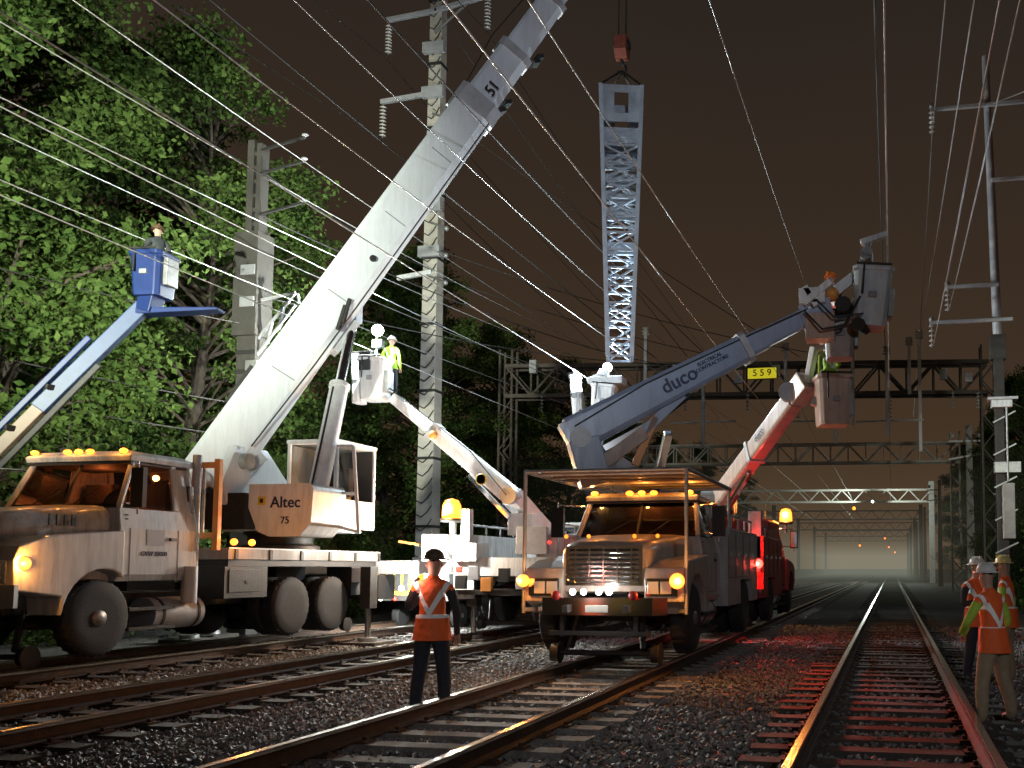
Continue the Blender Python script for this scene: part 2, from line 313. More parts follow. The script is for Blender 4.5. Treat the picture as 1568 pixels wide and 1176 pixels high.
def person(loc,head=0,vest=vorange,sleeve=dshirt,legs=jeans,hat=hhw,h=1.78,armL=None,armR=None,lean=0,stance=.13,root=None,name='worker',lookdown=0,wide=.035):
    J=[];R=[];E=[];TG={}
    def j(p,r): J.append(Vector(p)); R.append(r); return len(J)-1
    def e(a,b,t): E.append((a,b)); TG[(a,b)]=t
    ln=lambda z:(z-.95)*lean
    P=j((0,0,.95),.145); s1=j((0,ln(1.12),1.12),.145); ch=j((0,ln(1.3),1.3),.165); nb=j((0,ln(1.46),1.45),.085); nk=j((0,ln(1.53)+.01,1.53),.055)
    hy=ln(1.64)+.03+lookdown*.05
    h1=j((0,hy,1.6),.072); h2=j((0,hy,1.69),.088); h3=j((0,hy-.01,1.76),.06)
    e(P,s1,vest);e(s1,ch,vest);e(ch,nb,vest);e(nb,nk,skin);e(nk,h1,skin);e(h1,h2,skin);e(h2,h3,hair)
    for sg,arm in((-1,armL),(1,armR)):
        sh=j((sg*.185,ln(1.42),1.415),.075); e(nb,sh,vest)
        el,wr=arm or ((sg*.27,ln(1.15)-.03,1.14),(sg*.26,ln(.95)+.08,.9))
        el=Vector(el);wr=Vector(wr); a=j(Vector(J[sh]).lerp(el,.4),.060); b=j(el,.049); c=j(el.lerp(wr,.35),.046); d=j(wr,.031)
        e(sh,a,sleeve);e(a,b,sleeve);e(b,c,sleeve);e(c,d,sleeve)
        fd=(wr-el).normalized(); sd=fd.cross(Vector((0,0,1))); sd=sd.normalized() if sd.length>.2 else Vector((0,1,0)); nn=sd.cross(fd)
        pm=j(wr+fd*.06,.032); e(d,pm,skin)
        for q,(off,l) in enumerate(((-.03,.06),(-.011,.075),(.01,.07),(.029,.055))):
            f1=j(wr+fd*.10+sd*off,.010); f2=j(wr+fd*(.10+l*.55)+sd*off-nn*.01,.009); f3=j(wr+fd*(.10+l*.85)+sd*off-nn*.03,.008); e(pm,f1,skin);e(f1,f2,skin);e(f2,f3,skin)
        t1=j(wr+fd*.05-sd*.045,.011); t2=j(wr+fd*.085-sd*.058-nn*.012,.009); e(pm,t1,skin);e(t1,t2,skin)
        hp=j((sg*.095,0,.88),.118); kn=j((sg*(.1+stance*.25),.03,.5),.084); cf=j((sg*(.1+stance*.4),.0,.34),.08); an=j((sg*(.1+stance*.5),-.03,.1),.068); to=j((sg*(.12+stance*.5),.13,.045),.045)
        e(P,hp,legs);e(hp,kn,legs);e(kn,cf,legs);e(cf,an,legs);e(an,to,boot)
    me=bpy.data.meshes.new('sk'); me.from_pydata([tuple(v) for v in J],E,[]); ob=bpy.data.objects.new('sk',me); COL.objects.link(ob)
    ob.modifiers.new('s','SKIN'); sv=me.skin_vertices[0].data
    for i,r in enumerate(R): sv[i].radius=(r,r); sv[i].use_root=(i==0)
    md=ob.modifiers.new('ss','SUBSURF'); md.levels=2; md.render_levels=2
    dg=bpy.context.evaluated_depsgraph_get(); m2=bpy.data.meshes.new_from_object(ob.evaluated_get(dg)); bpy.data.objects.remove(ob)
    mats=[]; seg=[(J[a],J[b],TG[(a,b)],(R[a]+R[b])/2) for a,b in E]
    m2.materials.clear()
    for s_ in seg:
        if s_[2] not in mats: mats.append(s_[2]); m2.materials.append(s_[2])
    for p in m2.polygons:
        c=p.center; best=1e9;bm_=None
        for a,b,t,r in seg:
            ab=b-a; k=max(0,min(1,(c-a).dot(ab)/max(ab.length_squared,1e-9))); d=(c-a-ab*k).length/r
            if d<best: best=d;bm_=t
        p.material_index=mats.index(bm_); p.use_smooth=True
    for v in m2.vertices:
        if v.co.z>.85 and v.co.z<1.5 and abs(v.co.x)<.26: v.co.y=(v.co.y-ln(v.co.z))*.8+ln(v.co.z)
    sc=h/1.80; T=Matrix.Translation(loc)@Matrix.Rotation(head,4,'Z')@Matrix.Scale(sc,4)
    rt=root or empty(name,loc); rl=Vector(rt.location)
    body=bpy.data.objects.new('body',m2); COL.objects.link(body); body.parent=rt; body.matrix_local=Matrix.Translation(-rl)@T
    b=B('hard_hat',rt,T); c=(0,hy,1.725)
    pr=[(.0,.10+wide+.012),(.012,.10+wide+.012),(.016,.112),(.05,.11),(.09,.088),(.115,.05),(.122,.01)]
    b.lathe(c,(0,0,1),pr,hat,20); b.box(-.018,.018,hy-.09,hy+.1,1.80,1.848,hat); b.done(.006)
    b=B('face',rt,T); y=hy+.082
    b.ball((0,y+.008,1.655),.016,skin,(1,1.2,1.5),8)
    for sg in(-1,1): b.ball((sg*.032,y-.006,1.685),.011,black,(1,.5,.7),8); b.ball((sg*.088,hy,1.665),.022,skin,(.5,.8,1.3),8)
    b.box(-.025,.025,y-.012,y-.002,1.612,1.62,M('lips',(.3,.1,.08),.5)); b.done()
    b=B('vest_hem',rt,T); secs=[]
    for z,rx,ry in((.82,.215,.172),(.90,.20,.16),(1.0,.188,.148),(1.1,.175,.14)):
        secs.append([((rx+.012*math.sin(t*1.7))*math.cos(t*math.pi/12),(ry+.012*math.cos(t*2.3))*math.sin(t*math.pi/12)+ln(z),z) for t in range(24)])
    b.loft(secs,vest,True,False); b.done(); 
    return rt
# ------------------------------------------------ vehicles
def wheel(b,c,R=.52,w_=.28,ax=(1,0,0),dual=False,side=1):
    pr=[(-w_/2,R*.56),(-w_/2,R*.9),(-w_/2+.03,R*.98),(-w_/2+.06,R),(w_/2-.06,R),(w_/2-.03,R*.98),(w_/2,R*.9),(w_/2,R*.56)]
    b.lathe(c,ax,pr,rubber,28)
    if dual: b.lathe(c,ax,[(p[0]-side*.33,p[1]) for p in pr],rubber,28)
    f=side*w_/2
    for i in range(0,28):
        a=2*math.pi*i/28; p=Vector(c)+Vector((0,math.cos(a)*R*.995,math.sin(a)*R*.995)); b.beam(p-Vector((w_*.36,0,0)),p+Vector((w_*.36,0,0)),.045,.02,rubber,up=(0,math.cos(a),math.sin(a)))
    if dual: prof=[(f*.98,R*.6),(f*.9,R*.54),(-f*.4,R*.46),(-f*.5,R*.28),(f*.55,R*.24),(f*.6,.02)]
    else: prof=[(f*.98,R*.6),(f*.9,R*.54),(f*.3,R*.46),(f*.5,R*.4),(f*.6,R*.24),(f*1.15,R*.2),(f*1.2,.02)]
    b.lathe(c,ax,prof,rim,24)
    for i in range(10):
        a=i*math.pi/5; p=Vector(c)+Vector((f*(.45 if not dual else -.42),math.cos(a)*R*.37,math.sin(a)*R*.37)); b.tube(p,p+Vector((side*.035,0,0)),R*.075,black,n=8)
        p=Vector(c)+Vector((f*(.6 if not dual else .4),math.cos(a+.3)*R*.25,math.sin(a+.3)*R*.25)); b.tube(p,p+Vector((side*.04,0,0)),R*.028,chrome,n=6)
def truck(name,loc,away=False,L=6.0,paint=white,zs=1.,axles=(4.3,),body='utility',R=.52,hoodp=None,mark=True,headon=False,ws=0.,bw=1.0,zb=.72,bodyp=None):
    """ws: how far the front axle sits behind its default place under the hood"""
    root=empty(name,loc); W=Matrix.Translation(loc)@(Matrix.Rotation(math.pi,4,'Z') if away else Matrix.Identity(4)); T=W@Matrix.Translation((0,-ws,0))@Matrix.Diagonal((1.04,1.,zs,1)); hoodp=hoodp or paint; bodyp=bodyp or paint
    b=B('hood',root,T)
    def sec(y,hw,z0,z1,c): return [(-hw,y,z0),(-hw,y,z1-c),(-hw+c*.4,y,z1-c*.4),(-hw+c*.9,y,z1-c*.1),(-hw+c*1.8,y,z1),(0,y,z1+.015),(hw-c*1.8,y,z1),(hw-c*.9,y,z1-c*.1),(hw-c*.4,y,z1-c*.4),(hw,y,z1-c),(hw,y,z0)]
    b.loft([sec(-.86,.60,.92,1.56,.12),sec(-.80,.63,.90,1.62,.14),sec(-.3,.70,.86,1.68,.16),sec(.3,.79,.86,1.73,.17),sec(.78,.90,.86,1.77,.16)],hoodp,True); b.done(.02)
    b=B('fenders',root,T)
    for sg in(-1,1):
        arc=[(ws+.66*math.cos(t),.52/zs+.66*math.sin(t)/zs**.5) for t in [math.radians(a) for a in range(5,180,12)]]
        pr=[(.80,.9 if ws else .62)]+[(min(.8,max(ws-.66,a[0])),a[1]) for a in arc if a[0]<.82]+[(ws-.68,.7),(-.93,.78),(-.95,1.1),(-.88,1.25),(-.5,1.36),(.2,1.42),(.80,1.46)]
        x0,x1=(.58,1.14) if sg>0 else(-1.14,-.58); b.prism(pr,x0,x1,hoodp)
    b.done(.05)
    b=B('grille_and_lamps',root,T)
    b.box(-.55,.55,-.90,-.862,1.0,1.56,chrome); b.box(-.50,.50,-.905,-.902,1.04,1.52,black)
    for i in range(7): z=1.06+i*.066; b.box(-.50,.50,-.93,-.906,z,z+.03,chrome)
    for i in range(5): xx=-.4+i*.2; b.box(xx-.012,xx+.012,-.935,-.931,1.04,1.52,chrome)
    for sg in(-1,1):
        b.box(sg*.62,sg*1.06,-.985,-.952,.86,1.10,chrome)
        for q in(.72,.90): b.box(sg*q-.075,sg*q+.075,-1.0,-.987,.89,1.06,whitel if headon else clens)
    b.done(.008)
    b=B('bumper',root,T); b.loft([[( -bw,-1.12+.14,z) ,(-bw+.15,-1.22,z),(bw-.15,-1.22,z),(bw,-.98,z),(bw,-.92,z),(-bw,-.92,z)] for z in(.60,.84)],chrome)
    for sg in(-1,1): b.box(sg*.42-.04,sg*.42+.04,-1.30,-1.22,.64,.74,darks)
    b.box(-.16,.16,-1.228,-1.223,.64,.74,M('licence_plate',(.2,.2,.19),.5))
    b.box(-.7,.7,-1.15,-1.0,.32,.38,darks); b.box(-.55,-.49,-1.13,-1.02,.3,.62,darks); b.box(.49,.55,-1.13,-1.02,.3,.62,darks); b.done(.02)
    b=B('cab',root,T)
    def cs(z,h_,y0,y1): return [(-h_,y0,z),(h_,y0,z),(h_,y1,z),(-h_,y1,z)]
    b.loft([cs(zb,1.0,.78,2.35),cs(zb+.08,1.05,.79,2.35),cs(1.5,1.05,.79,2.35),cs(1.74,1.0,.80,2.35)],paint)
    zt=2.34; A=[(-.97,.84,1.74),(.97,.84,1.74)]; Tp=[(-.86,1.18,zt),(.86,1.18,zt)]
    for i in(0,1):
        b.beam(A[i],Tp[i],.07,.07,paint); sx_=-1 if i==0 else 1
        b.beam((sx_*.97,1.95,1.74),(sx_*.87,1.95,zt),.12,.06,paint,up=(1,0,0)); b.beam((sx_*.97,2.31,1.74),(sx_*.87,2.26,zt),.07,.07,paint)
        b.add([(sx_*.975,1.98,1.74),(sx_*.975,2.32,1.74),(sx_*.875,2.27,zt),(sx_*.875,1.98,zt)],[(0,1,2,3)],paint)
    b.beam((0,.84,1.76),(0,1.18,zt),.04,.04,black)
    b.box(-.96,.96,2.28,2.345,1.74,2.1,paint)
    b.loft([cs(zt,.92,1.08,2.34),cs(zt+.07,.93,1.06,2.35),cs(zt+.13,.80,1.2,2.28)],paint)
    b.done(.025)
    b=B('windows',root,T)
    b.add([(-.93,.86,1.76),(.93,.86,1.76),(.83,1.185,zt-.01),(-.83,1.185,zt-.01)],[(0,1,2,3)],GLASS)
    for sx_ in(-1,1): b.add([(sx_*.975,.95,1.76),(sx_*.975,1.92,1.76),(sx_*.88,1.92,zt-.02),(sx_*.88,1.24,zt-.02)],[(0,1,2,3)],GLASS)
    b.add([(-.9,2.315,2.1),(.9,2.315,2.1),(.85,2.275,zt),(-.85,2.275,zt)],[(0,1,2,3)],GLASS)
    b.done()
    b=B('cab_interior',root,T); b.box(-.95,.95,2.22,2.27,1.745,2.1,seat); b.box(-.9,.9,1.1,2.25,zt-.04,zt-.01,seat)
    for xx in(-.5,.5): b.box(xx-.24,xx+.24,2.0,2.15,1.75,2.12,seat)
    b.lathe((.5,1.28,1.86),(0,-.8,.6),[(-.012,.20),(0,.215),(.012,.20),(.0,.185),(-.012,.2)],black,20); b.box(-.95,.95,.9,1.2,1.745,1.80,black); b.done()
    b=B('cab_trim',root,T)
    for sx_ in(-1,1):
        X=sx_*1.052
        for y0,y1,z0,z1 in((.98,.992,.86,1.5),(1.93,1.942,.86,1.5),(.98,1.94,.86,.868)): b.box(X,X+sx_*.003,y0,y1,z0,z1,black)
        b.box(X,X+sx_*.03,1.75,1.88,1.36,1.40,black)
        for k in range(3): b.box(sx_*1.015,sx_*1.03,.9,.96,1.55+k*.05,1.57+k*.05,black)
        b.tube((sx_*.98,.95,1.80),(sx_*1.30,.82,1.78),.014,chrome); b.tube((sx_*.93,1.1,2.25),(sx_*1.30,.82,2.26),.014,chrome); b.tube((sx_*1.30,.82,1.66),(sx_*1.30,.82,2.3),.014,chrome)
        b.box(sx_*1.30-.10,sx_*1.30+.10,.79,.87,1.74,2.22,black); b.box(sx_*1.30-.085,sx_*1.30+.085,.871,.875,1.77,2.19,chrome)
        b.box(sx_*.7,sx_*1.08,1.0,1.9,.50,.54,darks); b.box(sx_*.7,sx_*1.08,1.0,1.9,.26,.30,darks)
    b.tube((-.5,.82,1.79),(-.15,.95,2.0),.008,black); b.tube((.2,.82,1.79),(.5,.95,2.0),.008,black)
    b.tube((-.6,1.5,2.45),(-.6,1.5,2.9),.008,black); b.box(-.3,.3,.80,.835,1.755,1.765,black)
    b.done(.006)
    if mark:
        b=B('roof_marker_lamps',root,T)
        for xx in(-.78,-.2,0,.2,.78): b.ball((xx,1.09,zt+.12),.06,hotamber,(1.1,.8,.7/zs),10)
        b.done()
        for xx in(-.78,0,.78): plight('roof_marker_light',T@Vector((xx,.98,zt+.2)),AMB,10,.03,root)
    b=B('chassis',root,W)
    for sx_ in(-1,1): b.box(sx_*.43-.045,sx_*.43+.045,-.9,L,.62,.88,darks)
    for yy in(.9,2.6,3.6,L-.15): b.box(-.4,.4,yy-.05,yy+.05,.66,.82,darks)
    b.tube((-.95,0,.52),(.95,0,.52),.06,darks)
    for a in axles: b.tube((-.95,a,.52),(.95,a,.52),.09,darks); b.ball((0,a,.52),.22,darks)
    for sx_ in(-1,1):
        b.tube((sx_*.78,1.15,.55),(sx_*.78,2.2,.55),.26,lsteel,n=20)
        for yy in(1.3,2.05): b.tube((sx_*.78,yy,.55),(sx_*.78,yy+.05,.55),.27,darks,n=20)
        b.tube((sx_*.45,-.3,.45),(sx_*.45,.5,.5),.05,darks); b.beam((sx_*.5,-.5,.42),(sx_*.5,.6,.42),.08,.05,rustm)
    for yy in(-.75,L-.5):
        for sx_ in(-1,1):
            b.lathe((sx_*.75,yy,.05),(1,0,0),[(-.07,.05),(-.07,.13),(.04,.13),(.045,.16),(.06,.16),(.06,.05)],darks,20)
            b.beam((sx_*.55,yy,.12),(sx_*.43,yy+.2,.7),.07,.09,darks)
        b.tube((-.8,yy,.05),(.8,yy,.05),.04,darks)
    b.done(.01)
    b=B('wheels',root,W)
    for sx_ in(-1,1):
        wheel(b,(sx_*1.0,0,R),R,.28,side=sx_)
        for a in axles: wheel(b,(sx_*1.04,a,R),R,.27,dual=True,side=sx_)
    b.done()
    b=B('service_body',root,W)
    if body=='utility':
        for sx_ in(-1,1):
            a0,a1=(.72,1.2) if sx_>0 else(-1.2,-.72)
            b.box(a0,a1,2.5,L,1.05,2.0,bodyp)
            y=2.5; X=sx_*1.2
            b.box(a0,a1,2.5,axles[0]-.7,.6,1.05,bodyp); b.box(a0,a1,axles[-1]+.7,L,.6,1.05,bodyp)
            while y<L-.5:
                y2=min(y+.8,L-.05)
                for q in((y+.04,y+.05,1.1,1.95),(y2-.01,y2,1.1,1.95),(y+.04,y2,1.1,1.11),(y+.04,y2,1.94,1.95)): b.box(X,X+sx_*.004,*q,black)
                b.box(X,X+sx_*.02,(y+y2)/2-.06,(y+y2)/2+.06,1.5,1.56,chrome); y+=.85
            b.tube((sx_*1.1,2.6,2.25),(sx_*1.1,L-.2,2.25),.025,steel)
            for yy in np.arange(2.6,L,.8): b.tube((sx_*1.1,yy,2.0),(sx_*1.1,yy,2.25),.02,steel)
        b.box(-.719,.719,2.5,L,1.0,1.12,darks); b.box(-1.2,1.2,L+.003,L+.25,.7,.8,darks); b.box(-1.15,1.15,L,L+.05,1.1,1.5,bodyp)
        for sx_ in(-1,1): b.box(sx_*1.05-.07,sx_*1.05+.07,L+.052,L+.07,1.2,1.3,redl if away else darks)
    else:
        b.box(-1.24,1.24,2.45,L,1.42,1.62,bodyp); b.box(-1.2,1.2,2.5,L-.1,1.3,1.418,darks)
        for sx_ in(-1,1):
            b.box(sx_*.7,sx_*1.22,2.4,3.5,.75,1.3,darks); b.box(sx_*.6,sx_*1.18,axles[-1]+.6,L,.7,1.3,darks); X=sx_*1.24
            for y in np.arange(2.6,L,.9): b.box(X,X+sx_*.02,y,y+.08,1.42,1.6,darks)
            b.box(X,X+sx_*.012,2.46,L-.01,1.60,1.63,steel)
            b.tube((sx_*1.1,1.75,.7),(sx_*1.1,1.75,1.3),.12,lsteel,n=16)
            b.box(sx_*1.225,sx_*1.235,2.5,3.3,.85,1.25,darks); b.box(sx_*1.2,sx_*1.25,2.9,2.96,1.0,1.06,chrome)
    b.done(.015)
    return root,T,W
def bucket(root,c,s=(.62,.62,1.02),m=wclean,rot=0,name='bucket',tilt=0):
    T=Matrix.Translation(c)@Matrix.Rotation(rot,4,'Z')@Matrix.Rotation(tilt,4,'Y'); b=B(name,root,T); x,y,z=s[0]/2,s[1]/2,s[2]
    def sq(k,zz,ch=.14): X=x*k;Y=y*k; c=ch*.5; return [(-X+c,-Y,zz),(X-c,-Y,zz),(X,-Y+c,zz),(X,Y-c,zz),(X-c,Y,zz),(-X+c,Y,zz),(-X,Y-c,zz),(-X,-Y+c,zz)]
    b.loft([sq(.82,0),sq(.86,.06),sq(.97,z-.09),sq(1.06,z-.07),sq(1.06,z),sq(.93,z),sq(.80,.06)],m,False,True)
    b.box(-.06,.08,-y*1.0-.02,-y*.85,z*.45,z*.56,decal); b.box(x*.9,x+.06,-.15,.15,.2,.7,steel); b.tube((-x*.9,-y*1.08,z+.02),(x*.9,-y*1.08,z+.02),.02,darks)
    b.tube((-x*.5,-y*1.05,z),(-x*.5,-y*1.12,z*.5),.018,black); b.done(.015)
def hose(b,pts,r,m,n=8):
    for a,c in zip(pts[:-1],pts[1:]): b.tube(a,c,r,m,n=n)
# ===== crane truck
CT,Tc,Wc=truck('crane_truck',(-12.4,11.4,.33),L=7.2,paint=white,zs=1.25,axles=(4.3,5.6),body='flat',R=.55,ws=.45,bw=1.2,zb=.86,bodyp=M('deck_grey_paint',(.20,.18,.17),.5,0,.3,3,grime=.5))
rt=CT
lamp('turn_signal_light',(-11.24,10.15,1.66),AMB,26,.095,hotamber,rt,(.8,-.6,0)); lamp('turn_signal_light',(-13.5,9.85,1.66),AMB,14,.08,hotamber,rt)
plight('cab_dome_light',(-12.6,12.7,3.02),(1,.20,.04),30,.05,rt)
b=B('deck_lamps',rt)
for y in(13.9,14.35): b.ball((-11.10,y,2.05),.06,hotamber)
b.done(); plight('deck_marker_light',(-10.9,14.1,2.1),AMB,26,.05,rt)
b=B('headache_rack',rt)
for x in(-11.2,-13.6): b.box(x-.05,x+.05,13.55,13.65,1.9,3.45,orangeb)
b.box(-13.6,-11.2,13.56,13.64,3.3,3.4,orangeb); b.box(-13.6,-11.2,13.56,13.64,2.1,2.2,orangeb)
for i in range(5): b.box(-13.3+i*.45,-13.25+i*.45,13.58,13.62,2.2,3.3,steel)
b.tube((-11.45,13.4,1.5),(-11.45,13.4,3.5),.07,lsteel,n=14)
b.done(.01)
text('door_lettering','GVW 33000',.10,(-11.302,12.4,1.82),(0,1,0),(0,0,1),navy,rt)
b=B('door_logo',rt); b.box(-11.306,-11.301,12.25,12.6,1.95,2.2,decal); b.done()
b=B('hood_vents',rt)
for i in range(4): b.box(-11.52,-11.50,10.75+i*.12,10.82+i*.12,2.2,2.36,black)
b.done()
def outr(b,x,y,zt,xin):
    b.box(xin,x,y-.13,y+.13,zt-.15,zt+.15,boomw); b.box(x-.12,x+.12,y-.14,y+.14,.75,zt+.18,darks); b.tube((x,y,.12),(x,y,.9),.06,chrome,n=12)
    b.tube((x,y,.06),(x,y,.14),.2,steel,n=16); b.box(x-.42,x+.42,y-.42,y+.42,-.02,.06,wood)
b=B('outriggers',rt); outr(b,-10.9,17.75,1.45,-11.6); outr(b,-15.2,17.75,1.45,-13.2); b.done(.01)
b=B('rear_outriggers',rt); outr(b,-9.1,19.0,1.62,-12.6); outr(b,-15.7,19.0,1.62,-12.2); b.box(-13.6,-11.2,18.62,19.3,.9,1.45,darks); b.done(.01)
b=B('turntable',rt)
b.lathe((-12.4,16.9,1.96),(0,0,1),[(0,.75),(.1,.75),(.12,.62),(.3,.62),(.32,.7),(.4,.7)],darks,32)
b.box(-13.3,-11.2,16.2,17.9,2.34,2.55,boomw)
b.prism([(15.6,2.5),(17.6,2.5),(17.4,3.3),(16.6,4.0),(15.7,4.0),(15.35,3.3)],-13.45,-13.25,boomw); b.prism([(15.6,2.5),(17.6,2.5),(17.4,3.3),(16.6,4.0),(15.7,4.0),(15.35,3.3)],-12.75,-12.55,boomw)
b.tube((-13.6,15.9,3.7),(-12.4,15.9,3.7),.16,steel,n=16)
b.box(-13.2,-12.15,15.5,15.8,2.35,3.05,darks)
b.done(.02)
b=B('winch_housing',rt)
prf=[(-12.05,3.2),(-12.05,2.75),(-11.85,2.3),(-11.6,2.2),(-10.95,2.2),(-10.72,2.45),(-10.68,3.1),(-10.75,3.2)]
b.loft([[(x,y,z) for x,z in prf] for y in(15.45,16.5)],wclean); b.done(.06)
text('housing_lettering','Altec',.30,(-11.26,15.44,2.84),(1,0,0),(0,0,1),navy,rt); text('housing_lettering','75',.19,(-11.26,15.44,2.5),(1,0,0),(0,0,1),navy,rt)
b=B('housing_logo',rt); b.box(-11.84,-11.69,15.435,15.448,2.80,2.96,yellow); b.box(-11.80,-11.73,15.43,15.434,2.84,2.92,black); b.done()
b=B('operator_cab',rt)
xs=(-12.0,-10.95); ys=(16.55,17.9)
for x in xs:
    for y in ys: b.beam((x,y,2.4),(x,y,4.15),.07,.07,wclean)
b.box(-12.05,-10.9,16.5,17.95,4.12,4.2,wclean); b.box(-12.0,-10.95,16.52,16.56,2.4,3.15,wclean); b.box(-10.97,-10.93,16.6,17.9,2.4,3.0,wclean); b.box(-12.03,-11.97,16.6,17.9,2.4,4.1,wclean); b.box(-12,-10.95,17.86,17.9,2.4,4.1,black)
b.box(-11.7,-11.2,17.0,17.5,2.6,3.1,seat); b.box(-11.7,-11.2,17.4,17.55,3.1,3.7,seat)
for p,q in(((-10.9,16.5,2.45),(-10.9,16.5,4.05)),((-10.2,16.2,2.3),(-10.35,16.2,4.0)),((-10.9,16.5,4.05),(-10.35,16.2,4.0)),((-10.9,16.5,2.45),(-10.2,16.2,2.3)),((-10.9,16.5,3.1),(-10.25,16.2,3.05))): b.beam(p,q,.06,.06,wclean)
b.done(.015)
b=B('cab_glazing',rt); b.add([(-11.95,16.54,3.18),(-11.0,16.54,3.18),(-11.0,16.54,4.1),(-11.95,16.54,4.1)],[(0,1,2,3)],GLASS); b.add([(-10.88,16.49,3.1),(-10.27,16.2,3.05),(-10.35,16.2,3.97),(-10.88,16.49,4.02)],[(0,1,2,3)],GLASS); b.done()
foot=Vector((-13.1,15.9,3.7)); tip=Vector((-6.7,22.0,19.0)); bd=(tip-foot)
def bp(t,du=0,ds=0):
    d,s,u=frame(bd); return foot+bd*t+u*du+s*ds
d,s,u=frame(bd)
def hexboom(b,t0,t1,w0,h0,w1,h1,m):
    sec=[(-.5,-.28),(-.32,-.5),(.32,-.5),(.5,-.28),(.5,.4),(.4,.5),(-.4,.5),(-.5,.4)]
    b.loft([[bp(t,y*h,x*w) for x,y in sec] for t,w,h in((t0,w0,h0),(t1,w1,h1))],m)
b=B('crane_boom',rt)
hexboom(b,-.03,.566,.74,1.02,.62,.96,boomw)
hexboom(b,.552,.578,.74,1.08,.74,1.08,lsteel)
hexboom(b,.566,.668,.5,.80,.5,.76,boomw); hexboom(b,.662,.674,.58,.86,.58,.86,lsteel)
hexboom(b,.668,.776,.42,.66,.42,.64,boomw); hexboom(b,.772,.782,.48,.72,.48,.72,lsteel)
hexboom(b,.776,1.0,.34,.52,.32,.5,boomw)
b.beam(bp(.18,-.56),bp(.225,-.58),.5,.14,lsteel); b.beam(bp(.06,.5,.2),bp(.11,.52,.2),.16,.12,darks)
for t in(.20,.21): b.tube(bp(t,-.35,.39),bp(t+.03,-.2,.39),.05,darks)
b.tube(bp(.3,-.1,.345),bp(.3,-.1,.40),.07,black)
for t in(.585,.60,.68,.69): b.beam(bp(t,-.45),bp(t+.008,-.55),.3,.1,darks)
for t in(.12,.235,.36,.47): b.beam(bp(t,.0,.36-.07*t),bp(t+.0015,.0,.36-.07*t),.012,.5,decal)
hose(b,[bp(.03,-.3,.42),bp(.15,-.38,.42),bp(.3,-.40,.40),bp(.55,-.42,.36)],.018,darks,6)
hose(b,[bp(.57,.45,.3),bp(.66,.62,.28),bp(.78,.5,.25),bp(1,.35,.2)],.015,darks,6)
b.tube(tip+s*.25,tip-s*.25,.32,steel,n=20)
b.done(.012)
b=B('boom_foot_gear',rt); b.ball(bp(-.02,.1),.28,lsteel,(1,1,.9)); b.tube(bp(-.03,.1,.46),bp(-.03,.1,-.46),.2,lsteel,n=18); b.beam(bp(-.04,-.3),bp(.03,-.6),.5,.2,lsteel); b.box(-13.75,-13.5,15.5,16.2,2.6,3.6,boomw); b.done(.01)
b=B('lift_cylinder',rt); c0=Vector((-10.95,15.85,2.65)); c1=bp(.235,-.45); mid=c0.lerp(c1,.60)
b.tube(c0,mid,.185,wclean,n=24); b.tube(mid,c0.lerp(c1,.62),.205,wclean,n=24); b.tube(mid,c1,.10,chrome,n=16); b.beam(c1-Vector((0,0,.2)),c1+Vector((0,0,.25)),.24,.24,lsteel); b.ball(c0,.22,lsteel)
b.tube(c0+Vector((.0,-.2,.1)),mid+Vector((0,-.2,0)),.02,darks); b.done(.005)
text('boom_number','51',.36,bp(.595,-.05,.375),bd,u,black,rt)
b=B('hoist_rope',rt)
for dx in(-.1,.1): b.tube((-6.7+dx,22,19.2),(-6.7+dx,22,15.2),.022,darks,n=6)
b.done()
b=B('hook_block',rt); b.prism([(21.8,14.95),(21.85,15.35),(22.15,15.35),(22.2,14.95),(22.1,14.75),(21.9,14.75)],-6.86,-6.54,M('hook_block_paint',(.22,.05,.03),.6,0,.6,8)); b.tube((-6.9,22,15.12),(-6.5,22,15.12),.13,darks,n=16)
b.tube((-6.7,22,14.8),(-6.7,22,14.62),.05,darks); hk=[(-6.7+.12*math.sin(a),22,14.5+.12*math.cos(a)) for a in np.linspace(0,4.4,9)]; hose(b,hk,.035,darks); b.done(.01)
lm=empty('lattice_mast_section',(-6.7,22,6.9)); LT=Matrix.Translation((-6.7,22,0))@Matrix.Rotation(.28,4,'Z'); b=B('lattice_frame',lm,LT)
mastm=M('mast_galvanised',(.40,.46,.54),.45,.2,.35,3)
z0,z1=6.9,13.8; wd=lambda z:(.30+.22*(z-z0)/(z1-z0))
cor=lambda z,i:(wd(z)*(1,1,-1,-1)[i],wd(z)*(1,-1,-1,1)[i],z)
for i in range(4): b.beam(cor(z0,i),cor(z1,i),.1,.1,mastm)
zz=np.linspace(z0,z1-1.1,14)
for k in range(13):
    for i in range(4):
        j=(i+1)%4
        b.beam(cor(zz[k],i),cor(zz[k],j),.05,.05,mastm); b.beam(cor(zz[k],i),cor(zz[k+1],j),.055,.04,mastm)
        if k%2==0 or k>8: b.beam(cor(zz[k],j),cor(zz[k+1],i),.055,.04,mastm)
for i in range(4):
    j=(i+1)%4
    for za,zb in((z1-.2,z1),(z1-.95,z1-.72),(z1-1.5,z1-1.1)):
        b.add([cor(za,i),cor(za,j),cor(zb,j),cor(zb,i)],[(0,1,2,3)],mastm)
    for f in(0,.68):
        a0=Vector(cor(z1-.75,i)).lerp(Vector(cor(z1-.75,j)),f); a1=Vector(cor(z1-.75,i)).lerp(Vector(cor(z1-.75,j)),f+.32); b.add([a0,a1,a1+Vector((0,0,.6)),a0+Vector((0,0,.6))],[(0,1,2,3)],mastm)
for k in(6,8,9,10,11): b.box(-wd(zz[k])*.9,wd(zz[k])*.9,-.05,.05,zz[k],zz[k]+.32,mastm)
b.done()
b=B('slings',lm)
for i in range(4): b.tube((-6.7,22,14.45),LT@Vector(cor(z1,i)),.03,darks,n=6)
b.done()
